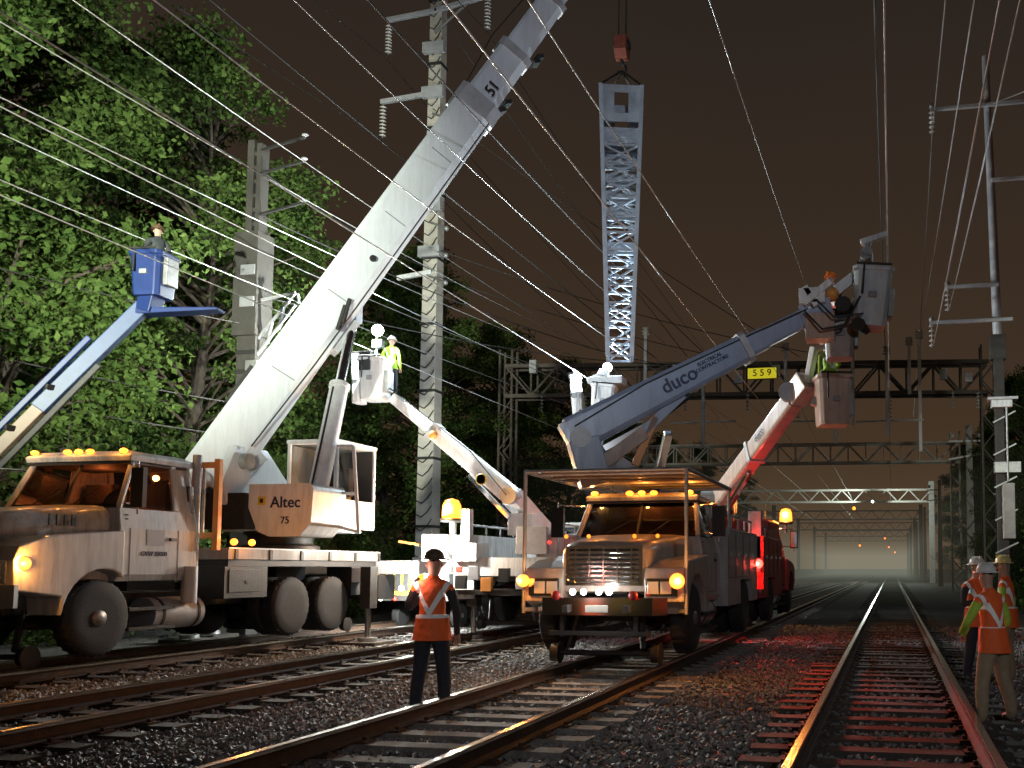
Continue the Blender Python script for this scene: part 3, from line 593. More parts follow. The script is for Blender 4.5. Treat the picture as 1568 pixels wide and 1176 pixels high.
# ===== front bucket truck
BT,Tb,Wb=truck('bucket_truck',(-4.05,13.5,.33),L=6.1,paint=M('dusty_cab_paint',(.42,.40,.39),.32,0,.2,2,grime=.5),zs=1.02,axles=(4.6,),hoodp=tan,bw=.92,bodyp=M('body_grey_paint',(.34,.33,.34),.38,0,.25,2,grime=.5))
rt=BT
lamp('turn_signal_light',(-2.93,12.42,1.42),AMB,60,.11,hotamber,rt,(.3,-.9,0)); lamp('turn_signal_light',(-5.2,12.42,1.42),AMB,42,.09,hotamber,rt,(-.3,-.9,0))
plight('driving_lamp_light',(-4.1,12.05,1.30),(1,.95,.85),24,.05,rt)
b=B('driving_lamps',rt)
for x in(-4.38,-4.22,-4.0,-3.85): b.ball((x,12.22,1.27),.045,whitel)
for x in(-4.75,-4.4,-3.7,-3.35): b.ball((x,12.95,2.07),.03,amberl)
for x in(-4.62,-3.5): b.ball((x,12.20,1.22),.07,red,(1,.5,1))
b.done()
b=B('cab_guard_canopy',rt)
for x in(-2.85,-5.28):
    b.tube((x,12.65,.95),(x,12.65,3.02),.028,steel); b.tube((x,12.65,3.02),(x,16.2,3.02),.035,steel); b.tube((x,16.1,2.2),(x,16.1,3.02),.03,steel)
    b.beam((x,12.65,1.0),(x*.9-.4,12.75,1.0),.05,.05,steel)
for i in range(8): y=12.65+i*.5; b.tube((-5.28,y,3.02),(-2.85,y,3.02),.025,steel)
b.box(-5.2,-2.93,13.0,16.0,3.05,3.08,M('canopy_plate',(.5,.3,.2),.6,.2,.3,6)); b.done()
el=Vector((-5.05,14.2,3.80)); tp=Vector((-1.41,15.8,6.0)); bd2=tp-el; d2,s2,u2=frame(bd2)
b=B('turret',rt); b.lathe((-4.05,17.6,1.4),(0,0,1),[(0,.5),(.1,.5),(.12,.4),(.8,.36),(.82,.45),(.95,.45)],white,24); b.box(-4.4,-3.7,17.2,18.0,2.3,2.95,white); b.done(.02)
b=B('lower_boom',rt); b.beam((-4.1,17.6,2.75),(-4.75,14.4,3.35),.4,.45,slate); b.beam((-4.3,16.2,2.8),(-3.7,15.0,3.9),.14,.14,chrome)
b.beam((-4.75,14.3,2.95),(-4.95,14.2,3.7),.42,.5,slate); b.done(.02)
b=B('upper_boom',rt)
def sbox(b,p0,p1,w0,h0,w1,h1,m):
    dd_,ss_,uu_=frame(p1-p0); sec=[(-.5,-.38),(-.38,-.5),(.38,-.5),(.5,-.38),(.5,.38),(.38,.5),(-.38,.5),(-.5,.38)]
    b.loft([[p+ss_*x*w+uu_*y*h for x,y in sec] for p,w,h in((p0,w0,h0),(p1,w1,h1))],m)
sbox(b,el-d2*.1,el+bd2*.72,.46,.60,.40,.46,slate); sbox(b,el+bd2*.70,el+bd2*.80,.36,.38,.36,.38,slate); sbox(b,el+bd2*.70,el+bd2*.725,.48,.54,.48,.54,lsteel)
sbox(b,el+bd2*.78,tp,.30,.34,.28,.32,slate)
b.beam(el-u2*.55,el+u2*.25,.44,.42,slate,up=d2); b.tube(el-s2*.27-u2*.1,el+s2*.27-u2*.1,.17,lsteel,n=18)
b.beam(el+bd2*.06-u2*.42,el+bd2*.30-u2*.40,.11,.11,chrome); b.tube(el+bd2*.28-u2*.40,el+bd2*.44-u2*.28,.06,darks); b.beam(el-u2*.62+d2*.15,el-u2*.5+d2*1.0,.3,.22,pink); b.beam(el-u2*.9+d2*.6,el-u2*.35+d2*1.3,.12,.12,orangeb)
b.beam(el-u2*.5+d2*.9,el-u2*.22+d2*1.9,.12,.16,slate)
hose(b,[el+u2*.1+s2*.26,el+bd2*.3+u2*.2+s2*.24,el+bd2*.7+u2*.15+s2*.22,tp+u2*.1+s2*.2],.014,darks,6)
b.done(.02)
text('boom_lettering','duco',.33,el+bd2*.42+s2*.245-u2*.0,bd2,u2,navy,rt); text('boom_small_lettering','ELECTRICAL\nCONTRACTORS',.085,el+bd2*.56+s2*.232+u2*.04,bd2,u2,navy,rt)
b=B('boom_tip_jib',rt)
b.beam(tp-d2*.1,tp+Vector((.45,0,.1)),.36,.4,slate); b.beam(tp+Vector((.1,-.1,.1)),tp+Vector((.9,.1,.75)),.14,.18,wclean); b.tube(tp+Vector((.9,.1,.7)),tp+Vector((1.1,.1,1.35)),.06,steel)
b.beam(tp+Vector((.95,.1,1.3)),tp+Vector((1.4,.1,1.42)),.13,.1,wclean); b.tube(tp+Vector((1.05,-.1,1.05)),tp+Vector((1.05,.35,1.05)),.11,steel,n=14); b.ball(tp+Vector((.45,-.1,.35)),.13,orangeb)
b.box(tp.x+.0,tp.x+.5,tp.y-.25,tp.y+.15,tp.z-.45,tp.z+.0,pink); b.tube(tp+Vector((.65,-.35,.1)),tp+Vector((.7,.2,.1)),.14,darks); b.tube(tp+Vector((.4,0,-.2)),tp+Vector((1.2,0,.05)),.09,steel)
b.beam(tp+Vector((.0,-.3,.15)),tp+Vector((.45,-.3,.5)),.2,.12,wclean); b.beam(tp+Vector((.0,-.3,.45)),tp+Vector((.2,-.3,.1)),.1,.1,wclean); b.box(tp.x-.1,tp.x+.35,tp.y-.35,tp.y+.1,tp.z+.15,tp.z+.42,wclean); b.tube(tp+Vector((.9,-.3,-.25)),tp+Vector((1.0,.2,-.2)),.12,darks)
hose(b,[tp+Vector((0,-.35,0)),tp+Vector((.3,-.45,-.35)),tp+Vector((.7,-.45,-.3)),tp+Vector((.95,-.4,.2))],.022,black,6); hose(b,[tp+Vector((.2,-.35,.2)),tp+Vector((.5,-.45,-.15)),tp+Vector((1.0,-.4,-.1))],.02,black,6); b.done(.012)
bucket(rt,(-.34,15.85,5.75),(.66,.66,1.02),M('bucket_pale_blue',(.5,.56,.62),.4,0,.15,3,grime=.3),.1,'bucket',.08); bucket(rt,(-.86,16.15,5.30),(.55,.55,.8),M('bucket_grey',(.34,.30,.28),.5,0,.3,4),.1,'bucket',0)
person((-.84,16.15,5.32),2.2,vorange,dshirt,jeans,hho,1.5,lean=.3,armR=((.3,.2,1.3),(.15,.45,1.35)),armL=((-.3,.2,1.25),(-.12,.45,1.3)),name='lineworker')
# ===== second bucket truck facing away
RT,Tr,Wr=truck('bucket_truck',(-4.05,26.6,.33),away=True,L=6.0,paint=red,zs=1.05,axles=(4.5,),mark=False); rt=RT
lamp('tail_light',(-2.95,20.45,1.70),(1,.03,.02),150,.11,hotred,rt); lamp('tail_light',(-3.05,20.45,2.25),(1,.03,.02),16,.055,hotred,rt); lamp('tail_light',(-3.2,20.5,2.05),(1,.03,.02),0,.04,hotred,rt); lamp('roof_beacon_light',(-2.95,26,3.12),AMB,240,.19,hotamber,rt,dome=True)
spot('tail_light_beam',(-2.9,20.1,1.7),(-1.35,8,0),2600,(1,.045,.03),40,.8,.08,rt)
b=B('tall_service_body',rt); b.box(-5.2,-2.9,21.8,24.0,2.34,2.75,red); b.box(-3.2,-2.9,20.6,20.8,1.6,2.9,steel); b.box(-5.2,-4.9,20.6,20.8,1.6,2.9,steel); b.lathe((-4.05,21.6,1.5),(0,0,1),[(0,.45),(.1,.45),(.12,.36),(1.4,.34),(1.42,.42),(1.6,.42)],red,20)
b.tube((-2.95,26,2.6),(-2.95,26,2.95),.04,steel)
for k in range(6): b.box(-3.3+.02*k,-2.95,20.62,20.7,1.0+k*.22,1.06+k*.22,steel)
b.done(.015)
b=B('boom',rt); p0=Vector((-4.05,21.5,3.2)); p1=Vector((-1.9,18.4,5.05)); sbox(b,p0,p1,.4,.5,.34,.42,pink); b.beam(p0+(p1-p0)*.5,p0+(p1-p0)*.53,.42,.52,lsteel); b.tube(p0-Vector((.4,0,0)),p0+Vector((.4,0,0)),.3,steel,n=16)
b.beam(p1,(-1.6,18.1,5.35),.36,.45,pink); b.beam((-1.6,18.1,5.3),(-1.45,18.0,6.0),.14,.14,wclean); b.beam((-1.45,18,5.95),(-1.2,18,6.0),.1,.1,wclean); b.beam(p0+Vector((.1,-.4,-.5)),p0+(p1-p0)*.45-Vector((0,0,.3)),.12,.12,chrome); b.tube(p1+Vector((-.1,-.25,.1)),p1+Vector((-.1,.25,.1)),.2,lsteel,n=16); b.tube((-1.5,17.9,4.9),(-1.1,17.9,4.75),.1,steel); b.done(.02)
dd,ss,uu=frame(p1-p0); text('boom_lettering','duco',.22,p0+(p1-p0)*.68-ss*-.21,(p1-p0),uu,navy,rt)
bucket(rt,(-1.1,17.9,4.38),(.68,.66,.98),pink,.3,'bucket')
person((-1.12,17.95,4.55),.6,vlime,lime,jeans,hhw,1.6,lean=.3,armR=((.3,.15,1.25),(.2,.4,1.2)),name='lineworker')
# ===== third bucket truck on next track
TT,Tt,Wt=truck('bucket_truck',(-8.3,25.2,.33),away=True,L=6.4,paint=white,zs=1.0,axles=(4.6,),mark=False); rt=TT
b=B('boom',rt); e0=Vector((-8.55,19.7,3.25)); t0=Vector((-11.75,20.0,5.7)); m0=e0.lerp(t0,.62)
sbox(b,e0,m0,.36,.42,.3,.36,wclean); sbox(b,m0,t0,.24,.28,.22,.25,wclean); b.beam(e0.lerp(t0,.62),e0.lerp(t0,.66),.34,.40,lsteel); b.tube(e0-Vector((0,.24,0)),e0+Vector((0,.24,0)),.2,lsteel,n=18)
b.beam((-8.3,21.3,2.4),e0,.36,.40,wclean); b.beam(e0+Vector((0,-.1,-.5)),e0.lerp(t0,.35)-Vector((0,0,.35)),.1,.1,chrome); b.ball(m0-Vector((0,.2,.05)),.1,orangeb); b.box(-8.6,-8.0,19.6,20.2,2.35,2.85,wclean); b.lathe((-8.3,21.2,1.5),(0,0,1),[(0,.5),(.8,.4),(.82,.5),(1.0,.5)],wclean,20)
b.lathe((-9.15,19.35,3.62),(0,1,0),[(-.02,.11),(.0,.14),(.02,.11),(.0,.09),(-.02,.11)],yellow,18); hose(b,[e0+Vector((0,-.3,0)),e0.lerp(t0,.3)+Vector((0,-.25,.3)),m0+Vector((0,-.2,.25)),t0+Vector((0,-.2,.2))],.016,black,6)
b.box(-9.3,-9.1,18.7,18.9,2.1,2.9,wclean); b.box(-8.0,-7.3,18.68,18.8,1.9,2.5,lsteel); b.ball((-7.2,18.6,2.15),.04,redl)
for k,(xx,zz_) in enumerate(((-9.2,1.3),(-8.9,1.5),(-8.6,1.25),(-8.2,1.45),(-7.8,1.3))): b.box(xx-.12,xx+.12,18.5,18.62,zz_-.15,zz_+.15,(darks,lsteel,orangeb,darks,wclean)[k])
b.done(.015)
bucket(rt,(-12.15,19.85,5.62),(.66,.66,1.0),wclean,.05,'bucket'); bucket(rt,(-12.85,20.3,5.65),(.3,.5,1.2),wclean,.05,'tool_bucket')
b=B('work_lamp_mast',rt); b.tube((-12.15,19.85,6.6),(-12.15,19.85,7.2),.03,steel); b.box(-12.25,-12.0,19.8,19.95,6.9,7.1,black); b.box(-12.4,-12.1,19.5,19.6,6.3,6.75,black); b.box(-9.62,-9.5,18.78,18.9,1.9,2.72,steel); b.box(-10.2,-9.65,18.65,19.1,1.75,2.35,wclean); b.box(-9.45,-8.9,18.65,19.3,1.75,2.15,wclean); b.tube((-10.9,18.9,2.2),(-9.9,18.9,2.05),.03,orangeb); b.done(.01)
lamp('work_lamp_light',(-12.1,19.8,7.32),(.93,1,.93),2800,.14,coollamp,rt)
lamp('amber_beacon_light',(-9.55,18.75,2.92),(1,.45,.08),320,.22,hotamber,rt,dome=True)
lamp('work_lamp_light_rear',(-9.9,18.5,2.2),(1,.95,.85),440,.13,whitel,rt); lamp('work_lamp_light',(-9.35,18.6,2.05),(1,.9,.7),100,.055,whitel,rt)
person((-11.95,20.15,5.75),.2,vlime,lime,jeans,hhw,1.5,lean=.1,name='lineworker')
# ===== fourth bucket truck further down that track
FT,Tf,Wf=truck('bucket_truck',(-8.3,34.6,.33),away=True,L=6.2,paint=white,axles=(4.6,),mark=False); rt=FT
b=B('boom',rt); b.beam((-8.3,29.8,2.2),(-9.2,27.0,4.2),.36,.42,slate); b.beam((-9.2,27,4.2),(-7.9,24.2,5.6),.3,.34,slate); b.box(-8.5,-7.5,24.4,24.8,5.55,5.75,steel); b.lathe((-8.3,29.8,1.4),(0,0,1),[(0,.5),(.9,.4),(.92,.5),(1.0,.5)],wclean,20); b.done(.02)
bucket(rt,(-7.75,23.8,5.7),(.66,.66,.9),wclean,.2,'bucket',.08); bucket(rt,(-8.5,24.0,5.75),(.24,.5,1.2),wclean,0,'tool_bucket',-.08)
b=B('work_lamp_mast',rt); b.tube((-7.6,23.9,6.5),(-7.6,23.9,7.0),.03,steel); b.box(-8.05,-7.1,23.5,24.0,6.6,6.8,lsteel); b.beam((-8.1,23.6,6.7),(-7.5,23.6,6.95),.12,.12,wclean); b.beam((-8.6,23.9,7.1),(-8.4,23.9,6.7),.08,.08,lsteel); b.done(.01)
lamp('work_lamp_light_blue',(-7.6,23.8,7.1),(.72,.90,1),2400,.13,coollamp,rt)
person((-7.8,23.95,5.55),2.9,vlime,lime,jeans,hhw,1.5,name='lineworker')
# ===== service trailer behind crane
ST=empty('service_trailer',(-12.3,23,0)); rt=ST
b=B('trailer_body',rt); b.box(-13.4,-11.2,22,25.5,.75,.9,darks); b.box(-13.3,-12.1,22.05,23.6,.9,1.6,yellow); b.box(-12.0,-11.3,22.1,24.8,.9,1.75,wclean); b.box(-13.3,-12.1,23.8,25.3,.9,1.9,wclean)
for i in range(5): b.box(-13.2+i*.22,-13.05+i*.22,22.0,22.04,1.0,1.5,darks); b.ball((-13.1+i*.4,21.9,.8),.05,redl if i%2 else whitel)
b.tube((-11.65,22.6,1.75),(-11.65,22.6,2.2),.05,darks)
for x in(-13.15,-11.45):
    for y in(23,24): wheel(b,(x,y,.33),.33,.2,side=1 if x>-12 else -1)
b.done(.015)
lamp('work_lamp_light',(-12.0,21.0,1.1),(.95,1,.95),900,.07,whitel,rt,(0,1,0))
# ===== blue boom lift
BL=empty('boom_lift',(-17.2,11.4,0)); rt=BL
tanb=M('faded_tan_boom',(.26,.19,.14),.5,0,.2,4)
b=B('boom_and_platform',rt); q0=Vector((-16.0,12.13,1.75)); q1=Vector((-13.75,13.63,5.45)); q2=Vector((-13.2,14.0,6.3))
b.beam(q0,q1,.20,.20,tanb); b.beam(q0+Vector((-.12,-.05,.22)),q1+Vector((-.12,-.05,.22)),.12,.10,blue); b.beam(q0.lerp(q1,.7),q2,.24,.24,M('pale_blue_boom',(.05,.08,.18),.45,0,.3,4)); b.beam(q2+Vector((-.1,0,-.1)),(-11.85,14.3,6.25),.34,.12,blue,.3,.05); b.beam((-13.1,14,6.2),(-13.0,14,6.6),.3,.3,blue)
for k in range(4): p=q0.lerp(q1,.2+.2*k); b.beam(p-Vector((0,.13,.05)),p+Vector((.02,-.13,.05)),.06,.26,darks)
b.beam(q0.lerp(q1,.3)+Vector((.1,-.05,-.3)),q1+Vector((.1,-.05,-.28)),.08,.1,darks)
b.done(.015)
bucket(rt,(-13.0,14.0,6.45),(.6,.6,.8),blue,.1,'platform')
b=B('base',rt); b.box(-18.2,-15.9,10.2,13.0,.5,1.2,blue); b.box(-17.6,-16.0,11.2,12.6,1.2,1.9,blue); b.beam((-16.6,11.9,1.6),q0,.4,.4,blue)
for x in(-18.1,-16.0):
    for y in(10.6,12.6): wheel(b,(x,y,.5),.5,.3,side=1)
b.done(.03)
person((-13.0,14.05,6.40),1,M('dark_vest',(.03,.035,.04),.8),dshirt,jeans,hhb,1.4,name='lineworker')
# ------------------------------------------------ poles & gantries
def insul(b,p,L,n=9,r=.13):
    p=Vector(p); b.tube(p,p-Vector((0,0,L)),.02,steel,n=6)
    for i in range(n):
        z=-L*(.12+.8*i/(n-1)); b.lathe(p+Vector((0,0,z)),(0,0,1),[(-.02,.03),(-.015,r),(.0,r*.9),(.035,.03)],porc,12)
pole=empty('transmission_pole',(-16.4,30.4,0)); b=B('column',pole); x,y=-16.4,30.4
pc=M('pole_galvanised',(.50,.46,.41),.6,.1,.35,2.5,.3,20)
b.beam((x,y,0),(x,y,23),.66,.62,pc,.46,.42)
for i in range(46):
    z=.6+i*.49; q=.34-.11*z/23
    hose(b,[(x-q,y-q-.03,z),(x-q*.2,y-q-.04,z-.12),(x+q*.5,y-q-.04,z+.06),(x+q,y-q-.03,z+.3)],.022,darks,5)
    if i%5==0: b.box(x-q-.04,x+q+.04,y-q-.06,y+q+.04,z,z+.09,darks)
for z,l,rr in((22,-1.95,2.2),(18.85,-2.1,.0),(12.1,-1.25,0)):
    b.beam((x+l,y-.3,z+.1),(x+.1,y-.3,z+.25),.14,.16,wclean if z<13 else lsteel)
    if rr: b.beam((x,y-.3,z+.25),(x+rr,y-.3,z+.6),.14,.16,lsteel); b.beam((x,y-.3,z-.6),(x+rr*.6,y-.3,z+.4),.07,.07,steel)
for z in(18.9,12.9,14.6,20.6): b.box(x-.40,x+.44,y-.45,y-.25,z,z+.4,lsteel)
for z in(13.2,12.2,14.2,18.3): b.beam((x,y-.3,z),(x+.7,y-.5,z-.3),.07,.07,steel); b.ball((x+.75,y-.5,z-.35),.1,steel)
b.done(.01)
b=B('insulators',pole); insul(b,(x-1.85,y-.3,22),1.25); insul(b,(x+2.1,y-.3,22.55),1.3); insul(b,(x-2.0,y-.3,18.9),1.35); b.done()
pole2=empty('catenary_column',(-15.5,19.8,0)); b=B('column',pole2); x,y=-15.5,19.8; pd=M('weathered_column',(.05,.045,.04),.85,.0,.4,3,.3,20)
b.box(x-.26,x+.26,y-.22,y+.22,0,7.3,pd); b.box(x-.36,x+.3,y-.3,y+.3,7.3,9.9,pd); b.box(x-.2,x-.02,y-.15,y+.15,9.9,12.3,pd); b.box(x+.06,x+.2,y-.15,y+.15,9.9,12.2,pd)
for i in range(14): z=.6+i*.48; b.box(x-.28,x+.28,y-.24,y-.221,z,z+.1,darks)
for i in range(6): b.box(x-.05,x+.09,y-.12,y+.12,10.1+i*.36,10.2+i*.36,pd)
for z in(8.8,8.0): b.box(x-.15,x+.25,y-.32,y-.301,z,z+.25,decal)
for z in(11.4,10.35,12.0): b.beam((x,y-.1,z),(x+1.5,y-.3,z+.15),.06,.06,darks); b.ball((x+1.5,y-.3,z+.2),.07,decal,(1.3,1,.6))
for p,q in(((0,7.2),(1.1,8.3)),((0,6.8),(1.1,8.0)),((.3,7.1),(.5,7.6)),((.6,7.45),(.8,7.95)),((1.1,8.3),(1.2,8.05)),((0,8.2),(1.1,8.3))): b.beam((x+p[0]+.2,y-.1,p[1]),(x+q[0]+.2,y-.2,q[1]),.06,.06,lsteel)
for k in range(4): z=5.2+k*.4; b.box(x+.1,x+.42,y-.36,y-.2,z,z+.25,steel)
b.done(.01)
def gantry(yl,yr,xl,xr,z0,z1,m,detail=True,t=.09):
    r=empty('catenary_gantry',(xl,yl,0)); b=B('truss',r); N=int((xr-xl)/1.15); P=lambda f,z,o:Vector((xl+(xr-xl)*f,yl+(yr-yl)*f+o,z))
    for o in((-.4,.4) if detail else(0,)):
        for z in(z0,z1): b.beam(P(0,z,o),P(1,z,o),t*1.3,t*1.3,m)
        for i in range(N):
            f0,f1=i/N,(i+1)/N
            if i%2: b.beam(P(f0,z0,o),P(f1,z1,o),t*.7,t*.7,m)
            else: b.beam(P(f0,z1,o),P(f1,z0,o),t*.7,t*.7,m)
            if detail: b.beam(P(f0,z0,o),P(f0,z1,o),t*.6,t*.6,m)
    if detail:
        for i in range(N): b.beam(P(i/N,z0,-.4),P((i+1)/N,z0,.4),t*.6,t*.6,m)
    for f in(0,1):
        c=P(f,0,0)
        if detail:
            for dx in(-.3,.3):
                for dy in(-.3,.3): b.beam(c+Vector((dx,dy,0)),c+Vector((dx,dy,z1+.8)),.09,.09,m)
            for k in range(14):
                z=k*z1/14
                for dy in(-.3,.3): b.beam(c+Vector((-.3 if k%2 else .3,dy,z)),c+Vector((.3 if k%2 else -.3,dy,z+z1/14)),.06,.05,m)
        else: b.beam(c,c+Vector((0,0,z1+.9)),.55,.55,concrete)
    b.done(); return r
dkst=M('unlit_gantry_steel',(.10,.08,.065),.7,.3,.4,4); ltst=M('lit_gantry_steel',(.55,.52,.47),.6,.2,.3,4)  # gantry steel twice, with its unlit and lit tone put into the colour
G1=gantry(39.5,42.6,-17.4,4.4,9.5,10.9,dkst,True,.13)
b=B('suspension_posts',G1)
Yg=lambda x:39.5+(x+17.4)/21.8*3.1
for x,za,zb in((-10.9,9.3,12.2),(-8.3,7.0,10.9),(-4.6,9.4,11.4),(-2.4,7.2,12.0),(-1.6,8.0,12.2),(-.1,7.5,11.2),(.9,9.4,11.6),(1.35,6.8,11.9)):
    b.beam((x,Yg(x)-.6,za),(x,Yg(x)-.6,zb),.14,.14,wclean if x>-5 else lsteel); b.lathe((x,Yg(x)-.6,zb),(0,0,1),[(0,.1),(.05,.2),(.1,.1),(.2,.2),(.25,.1),(.35,.18),(.4,.05)],porc,12)
for x in(-12.4,-8.3,-4.05,0): b.beam((x-1.5,Yg(x)-.6,8.2),(x+1.5,Yg(x)-.6,8.2),.07,.07,steel); insul(b,(x,Yg(x)-.6,9.4),1.1,6)
for x in(-16,-14,-9.5,-6.7,-5,-3.4,2.4,3.5): b.box(x-.16,x+.16,Yg(x)-.75,Yg(x)-.55,10.2+.3*math.sin(x*5),10.7+.4*math.sin(x*5),lsteel); insul(b,(x+.4,Yg(x)-.6,9.5),.8,5,.1)
b.done()
sg=empty('gantry_number_sign',(-5.6,40.5,10)); b=B('panel',sg); sy=40.5; b.box(-6.28,-4.98,sy-.1,sy-.03,10.15,10.62,M('sign_yellow_lit',(.85,.68,.02),.5,em=.5,emc=(.9,.78,.03))); b.box(-6.32,-4.94,sy-.029,sy+.02,10.11,10.66,black); b.done()  # faint panel emission stands for the light falling on the sign
text('digits','5 5 9',.42,(-5.63,sy-.105,10.39),(1,0,0),(0,0,1),black,sg,.005)
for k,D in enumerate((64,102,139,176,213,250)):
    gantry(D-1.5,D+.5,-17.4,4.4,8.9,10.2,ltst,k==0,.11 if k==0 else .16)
for D in(52,84,121,158): 
    r=empty('catenary_pole',(4.3,D,0)); b=B('post',r); b.beam((4.3,D,0),(4.3,D,9.5),.45,.45,concrete,.3,.3); b.beam((3.2,D-.2,8.6),(5.0,D-.2,8.6),.1,.1,steel); b.beam((3.2,D-.2,7.6),(5.0,D-.2,7.9),.1,.1,steel); b.ball((3.4,D-.2,8.9),.15,porc); b.ball((4.8,D-.2,8.9),.15,porc); b.done()
rp=empty('utility_pole',(2.9,26.2,0)); b=B('pole',rp); x,y=2.9,26.2
b.beam((x+.15,y,0),(x+.1,y,7.6),.30,.30,pd,.26,.26); b.box(x-.12,x+.3,y-.15,y+.15,7.4,8.1,pd); b.tube((x+.1,y,8),(x-.08,y,16.2),.13,lsteel,.10,12)
for z,l,rr in((14.7,-1.65,1.7),(9.5,-1.3,.15),(8.5,-1.75,.5),(12.5,.0,1.7)): b.beam((x+l,y-.15,z),(x+rr,y-.15,z),.1,.1,lsteel)
for l,z in((-1.6,14.7),(-1.25,9.5),(-1.7,8.5)): insul(b,(x+l,y-.15,z),.7,5,.09); b.ball((x+l,y-.15,z+.1),.08,steel)
b.box(x-.25,x+.55,y-.5,y-.2,6.2,6.28,lsteel); b.box(x-.15,x+.4,y-.45,y-.2,6.0,6.2,wclean); b.box(x+.1,x+.4,y-.55,y-.2,2.4,3.9,concrete); b.box(x-.1,x+.6,y-.4,y-.2,4.2,4.5,steel); b.tube((x+.25,y-.4,4.0),(x+.25,y-.4,6),.03,steel)
for k in range(5): b.beam((x-.1,y-.25,2+k*.9),(x+.5,y-.3,2.3+k*.9),.05,.05,steel)
b.done(.01)
la=empty('lit_boom_tip',(3.75,21,0)); b=B('added_pole_and_arm',la); b.tube((5.0,21,0),(4.9,21,7.3),.12,steel,.09,12); b.tube((4.9,21,7.3),(3.6,21,8.5),.07,wclean,.05,10); b.beam((3.75,21,8.35),(3.35,21,8.6),.2,.14,wclean); b.done(.01)  # stands for a lit boom tip; pole and lamp are added
lamp('added_boom_tip_light',(3.55,20.95,8.36),(.7,.88,1),120,.07,coollamp,la,(.3,-1,-.5))
# ------------------------------------------------ wires
W_=empty('overhead_wires',(0,0,0))
def wires(name,lst,m,rad):
    c=bpy.data.curves.new(name,'CURVE'); c.dimensions='3D'; c.bevel_depth=rad; c.bevel_resolution=1
    for a,b_,sag in lst:
        s=c.splines.new('POLY'); n=24; s.points.add(n)
        for i in range(n+1):
            t=i/n; p=Vector(a).lerp(Vector(b_),t); s.points[i].co=(p.x,p.y,p.z-4*sag*t*(1-t),1)
    c.materials.append(m); o=bpy.data.objects.new(name,c); COL.objects.link(o); o.parent=W_
L=[]
for x in(-12.4,-8.3,-4.05,0):
    L.append(((x,-25,8.9),(x,41,9.2),.9)); L.append(((x,41,9.2),(x,64,9.0),.4)); L.append(((x,64,9),(x,250,9),.0)); L.append(((x,-25,6.9),(x,250,6.9),0))
L+=[((-12.9,-25,11),(-12.9,40,11.5),1.6),((-13.6,-25,13),(-13.6,40,11.7),1.0),((-13.2,-25,9),(-13.2,40,11),1.4),((-8.9,-25,12),(-8.9,40,10.9),1.1),((-3.1,-25,12.4),(-2.6,41,11.4),1.0),((1.3,-25,10),(1.3,42,11.6),1.),((-15,-25,10),(-15,40,10.6),1.3),
 ((-14.2,-25,8.3),(-14.2,40,9),.8)]
wires('feeder_wires',L,wirem,.011)
L=[((-18.4,-30,21),(-18.4,30.1,20.7),2),((-18.4,30.1,20.7),(-18.4,120,20),2),((-14.3,-30,21.5),(-14.3,30.1,21.2),2),((-14.3,30.1,21.2),(-14.3,120,20),2),((-18.4,-30,17.7),(-18.4,30.1,17.5),2),((-18.4,30.1,17.5),(-18.4,120,17),2),
 ((-8.1,-25,12.2),(-8.1,40,11.2),1.),((-10.5,-25,11.6),(-10.5,40,11.2),.8),((-.15,-25,10.5),(-.15,42,11.5),.6),((-16.4,30.1,12.3),(-6,40.7,10.9),.3),((-16.4,30.1,13.3),(-2,41.6,11.2),.5),((-16.4,30.1,18.5),(-4,41,11.2),.3),((-16,30.1,21.8),(-9,40,11.2),.3),((-15.2,19.7,11.4),(-16.2,30.2,12.4),.2),
 ((-15.2,19.7,8.3),(-8.3,40.4,10.9),.5),((-15.2,19.7,10.3),(-10,40.4,10.9),.5),((-22,4,9),(-15.6,19.6,7.6),.5),((-22,4,7.4),(-15.6,19.6,5.6),.4),((-22,4,6.6),(-15.6,19.6,4.8),.4)]
wires('dark_wires',L,wired,.017)
L=[((1.3,-20,15.6),(1.3,26,14.0),.8),((1.3,26,14),(1.6,64,12),.6),((4.5,-20,15.6),(4.5,26,14.7),.8),((1.7,-20,10),(1.7,26,8.9),.5),((1.25,-20,9),(1.25,26,7.9),.5),((4.4,42,10.9),(3.2,26,6.2),.2),((4.4,42,5),(3.2,26,4.2),.3),((4.4,42,9.5),(8,20,3.0),.3),((3,26,14.7),(6.5,10,9),.2)]
wires('transmission_wires',L,wirem,.014)
fs=empty('distant_signal',(0,150,0)); b=B('lamps',fs)
for x,y,z in((-4,102,8.2),(-1.3,200,8),(-.6,240,7),(1,260,6),(-6,180,6)): b.ball((x,y,z),.2,amberl,n=8); b.tube((x,y+.2,z),(x,y+.2,z+1.5),.05,darks)
b.done()
# distant mist over the tracks; its lamplight is painted in as volume emission
b=B('mist'); b.box(-17,7,38,280,-.03,6.8,mist_glow_mat('ground_mist_glow',(.70,.66,.50),.00052)); b.done()
b=B('mist'); b.box(-14,3,60,200,-.02,4.2,mist_glow_mat('low_mist_glow',(.60,.74,.60),.0008)); b.done()
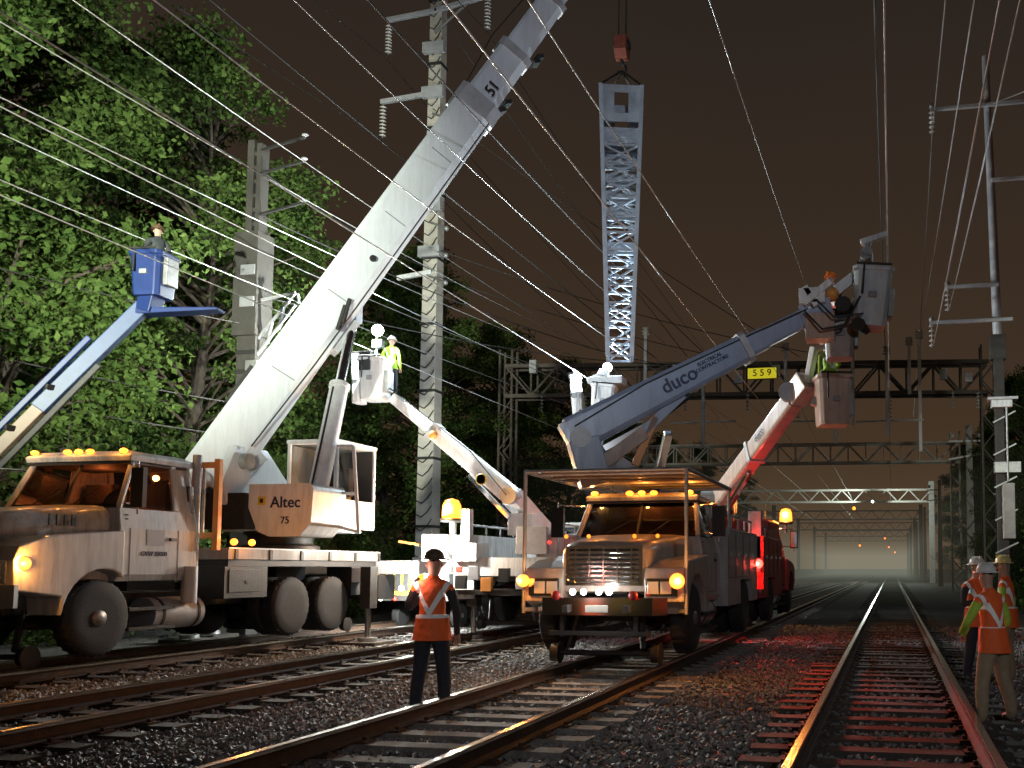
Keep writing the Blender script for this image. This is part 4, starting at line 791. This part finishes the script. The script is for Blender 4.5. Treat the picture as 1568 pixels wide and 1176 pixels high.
# ------------------------------------------------ ground workers
man=person((-5.02,9.45,.0),.15,vorange,dshirt,jeans,hhb,1.77,armL=((-.30,.02,1.16),(-.20,.2,1.28)),armR=((.27,.03,1.14),(.24,.15,.9)),name='railway_worker',wide=.06)
b=B('shoulder_lamp',man); b.tube((-5.20,9.52,1.36),(-5.22,9.44,1.50),.03,black); b.done(); lamp('hand_lamp_light',(-5.23,9.40,1.52),(1,.5,.42),8,.045,M('hand_lamp_lens',(1,.8,.8),.3,em=8,emc=(1,.5,.42)),man)
person((1.03,9.85,0),.75,vorange,lime,khaki,hhw,1.62,armL=((-.33,.10,1.16),(-.22,.30,1.02)),armR=((.3,.05,1.13),(.2,.3,1.05)),name='railway_worker',lean=.10,stance=.3)
person((1.17,13.4,0),-2.6,vorange,dshirt,jeans,hhw,1.72,name='railway_worker',armR=((.3,.1,1.15),(.15,.3,1.2)))
person((1.55,13.2,0),1.2,vorange,lime,khaki,hhy,1.74,name='railway_worker')
# ------------------------------------------------ site floodlights behind the camera
def tower(pos):
    r=empty('floodlight_tower',(pos[0],pos[1],0)); b=B('mast',r); b.tube((pos[0],pos[1]-.4,0),(pos[0],pos[1]-.4,pos[2]),.07,steel); b.box(pos[0]-.5,pos[0]+.5,pos[1]-.5,pos[1]-.35,pos[2]-.2,pos[2]+.2,black); b.box(pos[0]-.8,pos[0]+.8,pos[1]-1.2,pos[1]+.2,.3,1.2,yellow); b.done(.02); return r
t1=tower((4.5,-6,5.5)); spot('flood_light',(4.5,-5.9,5.6),(-10.0,19,12.5),9500,(.80,.89,1),44,.9,.3,t1)
t2=tower((-9,-4,4.5)); spot('flood_light',(-9,-3.9,4.6),(-18.0,24,10.5),62000,(.93,1,.80),37,1,.3,t2)
spot('flood_light',(4.5,-5.9,5.3),(-5,17,2.6),1500,(.88,.93,1),46,.9,.3,t1)
spot('flood_light',(4.5,-5.9,5.3),(1.3,10.5,1.2),220,(.95,.97,1),16,.8,.3,t1)
spot('flood_light',(4.5,-5.9,5.5),(6.5,45,5),20000,(.95,1,.85),18,.8,.3,t1)
fl=empty('added_streak_light',(-1.9,99,0)); lamp('added_streak_lamp',(-1.9,99,8.7),(.85,1,.9),3000,.10,whitel,fl)  # added lamp, there to streak the rails and brighten the far gantries
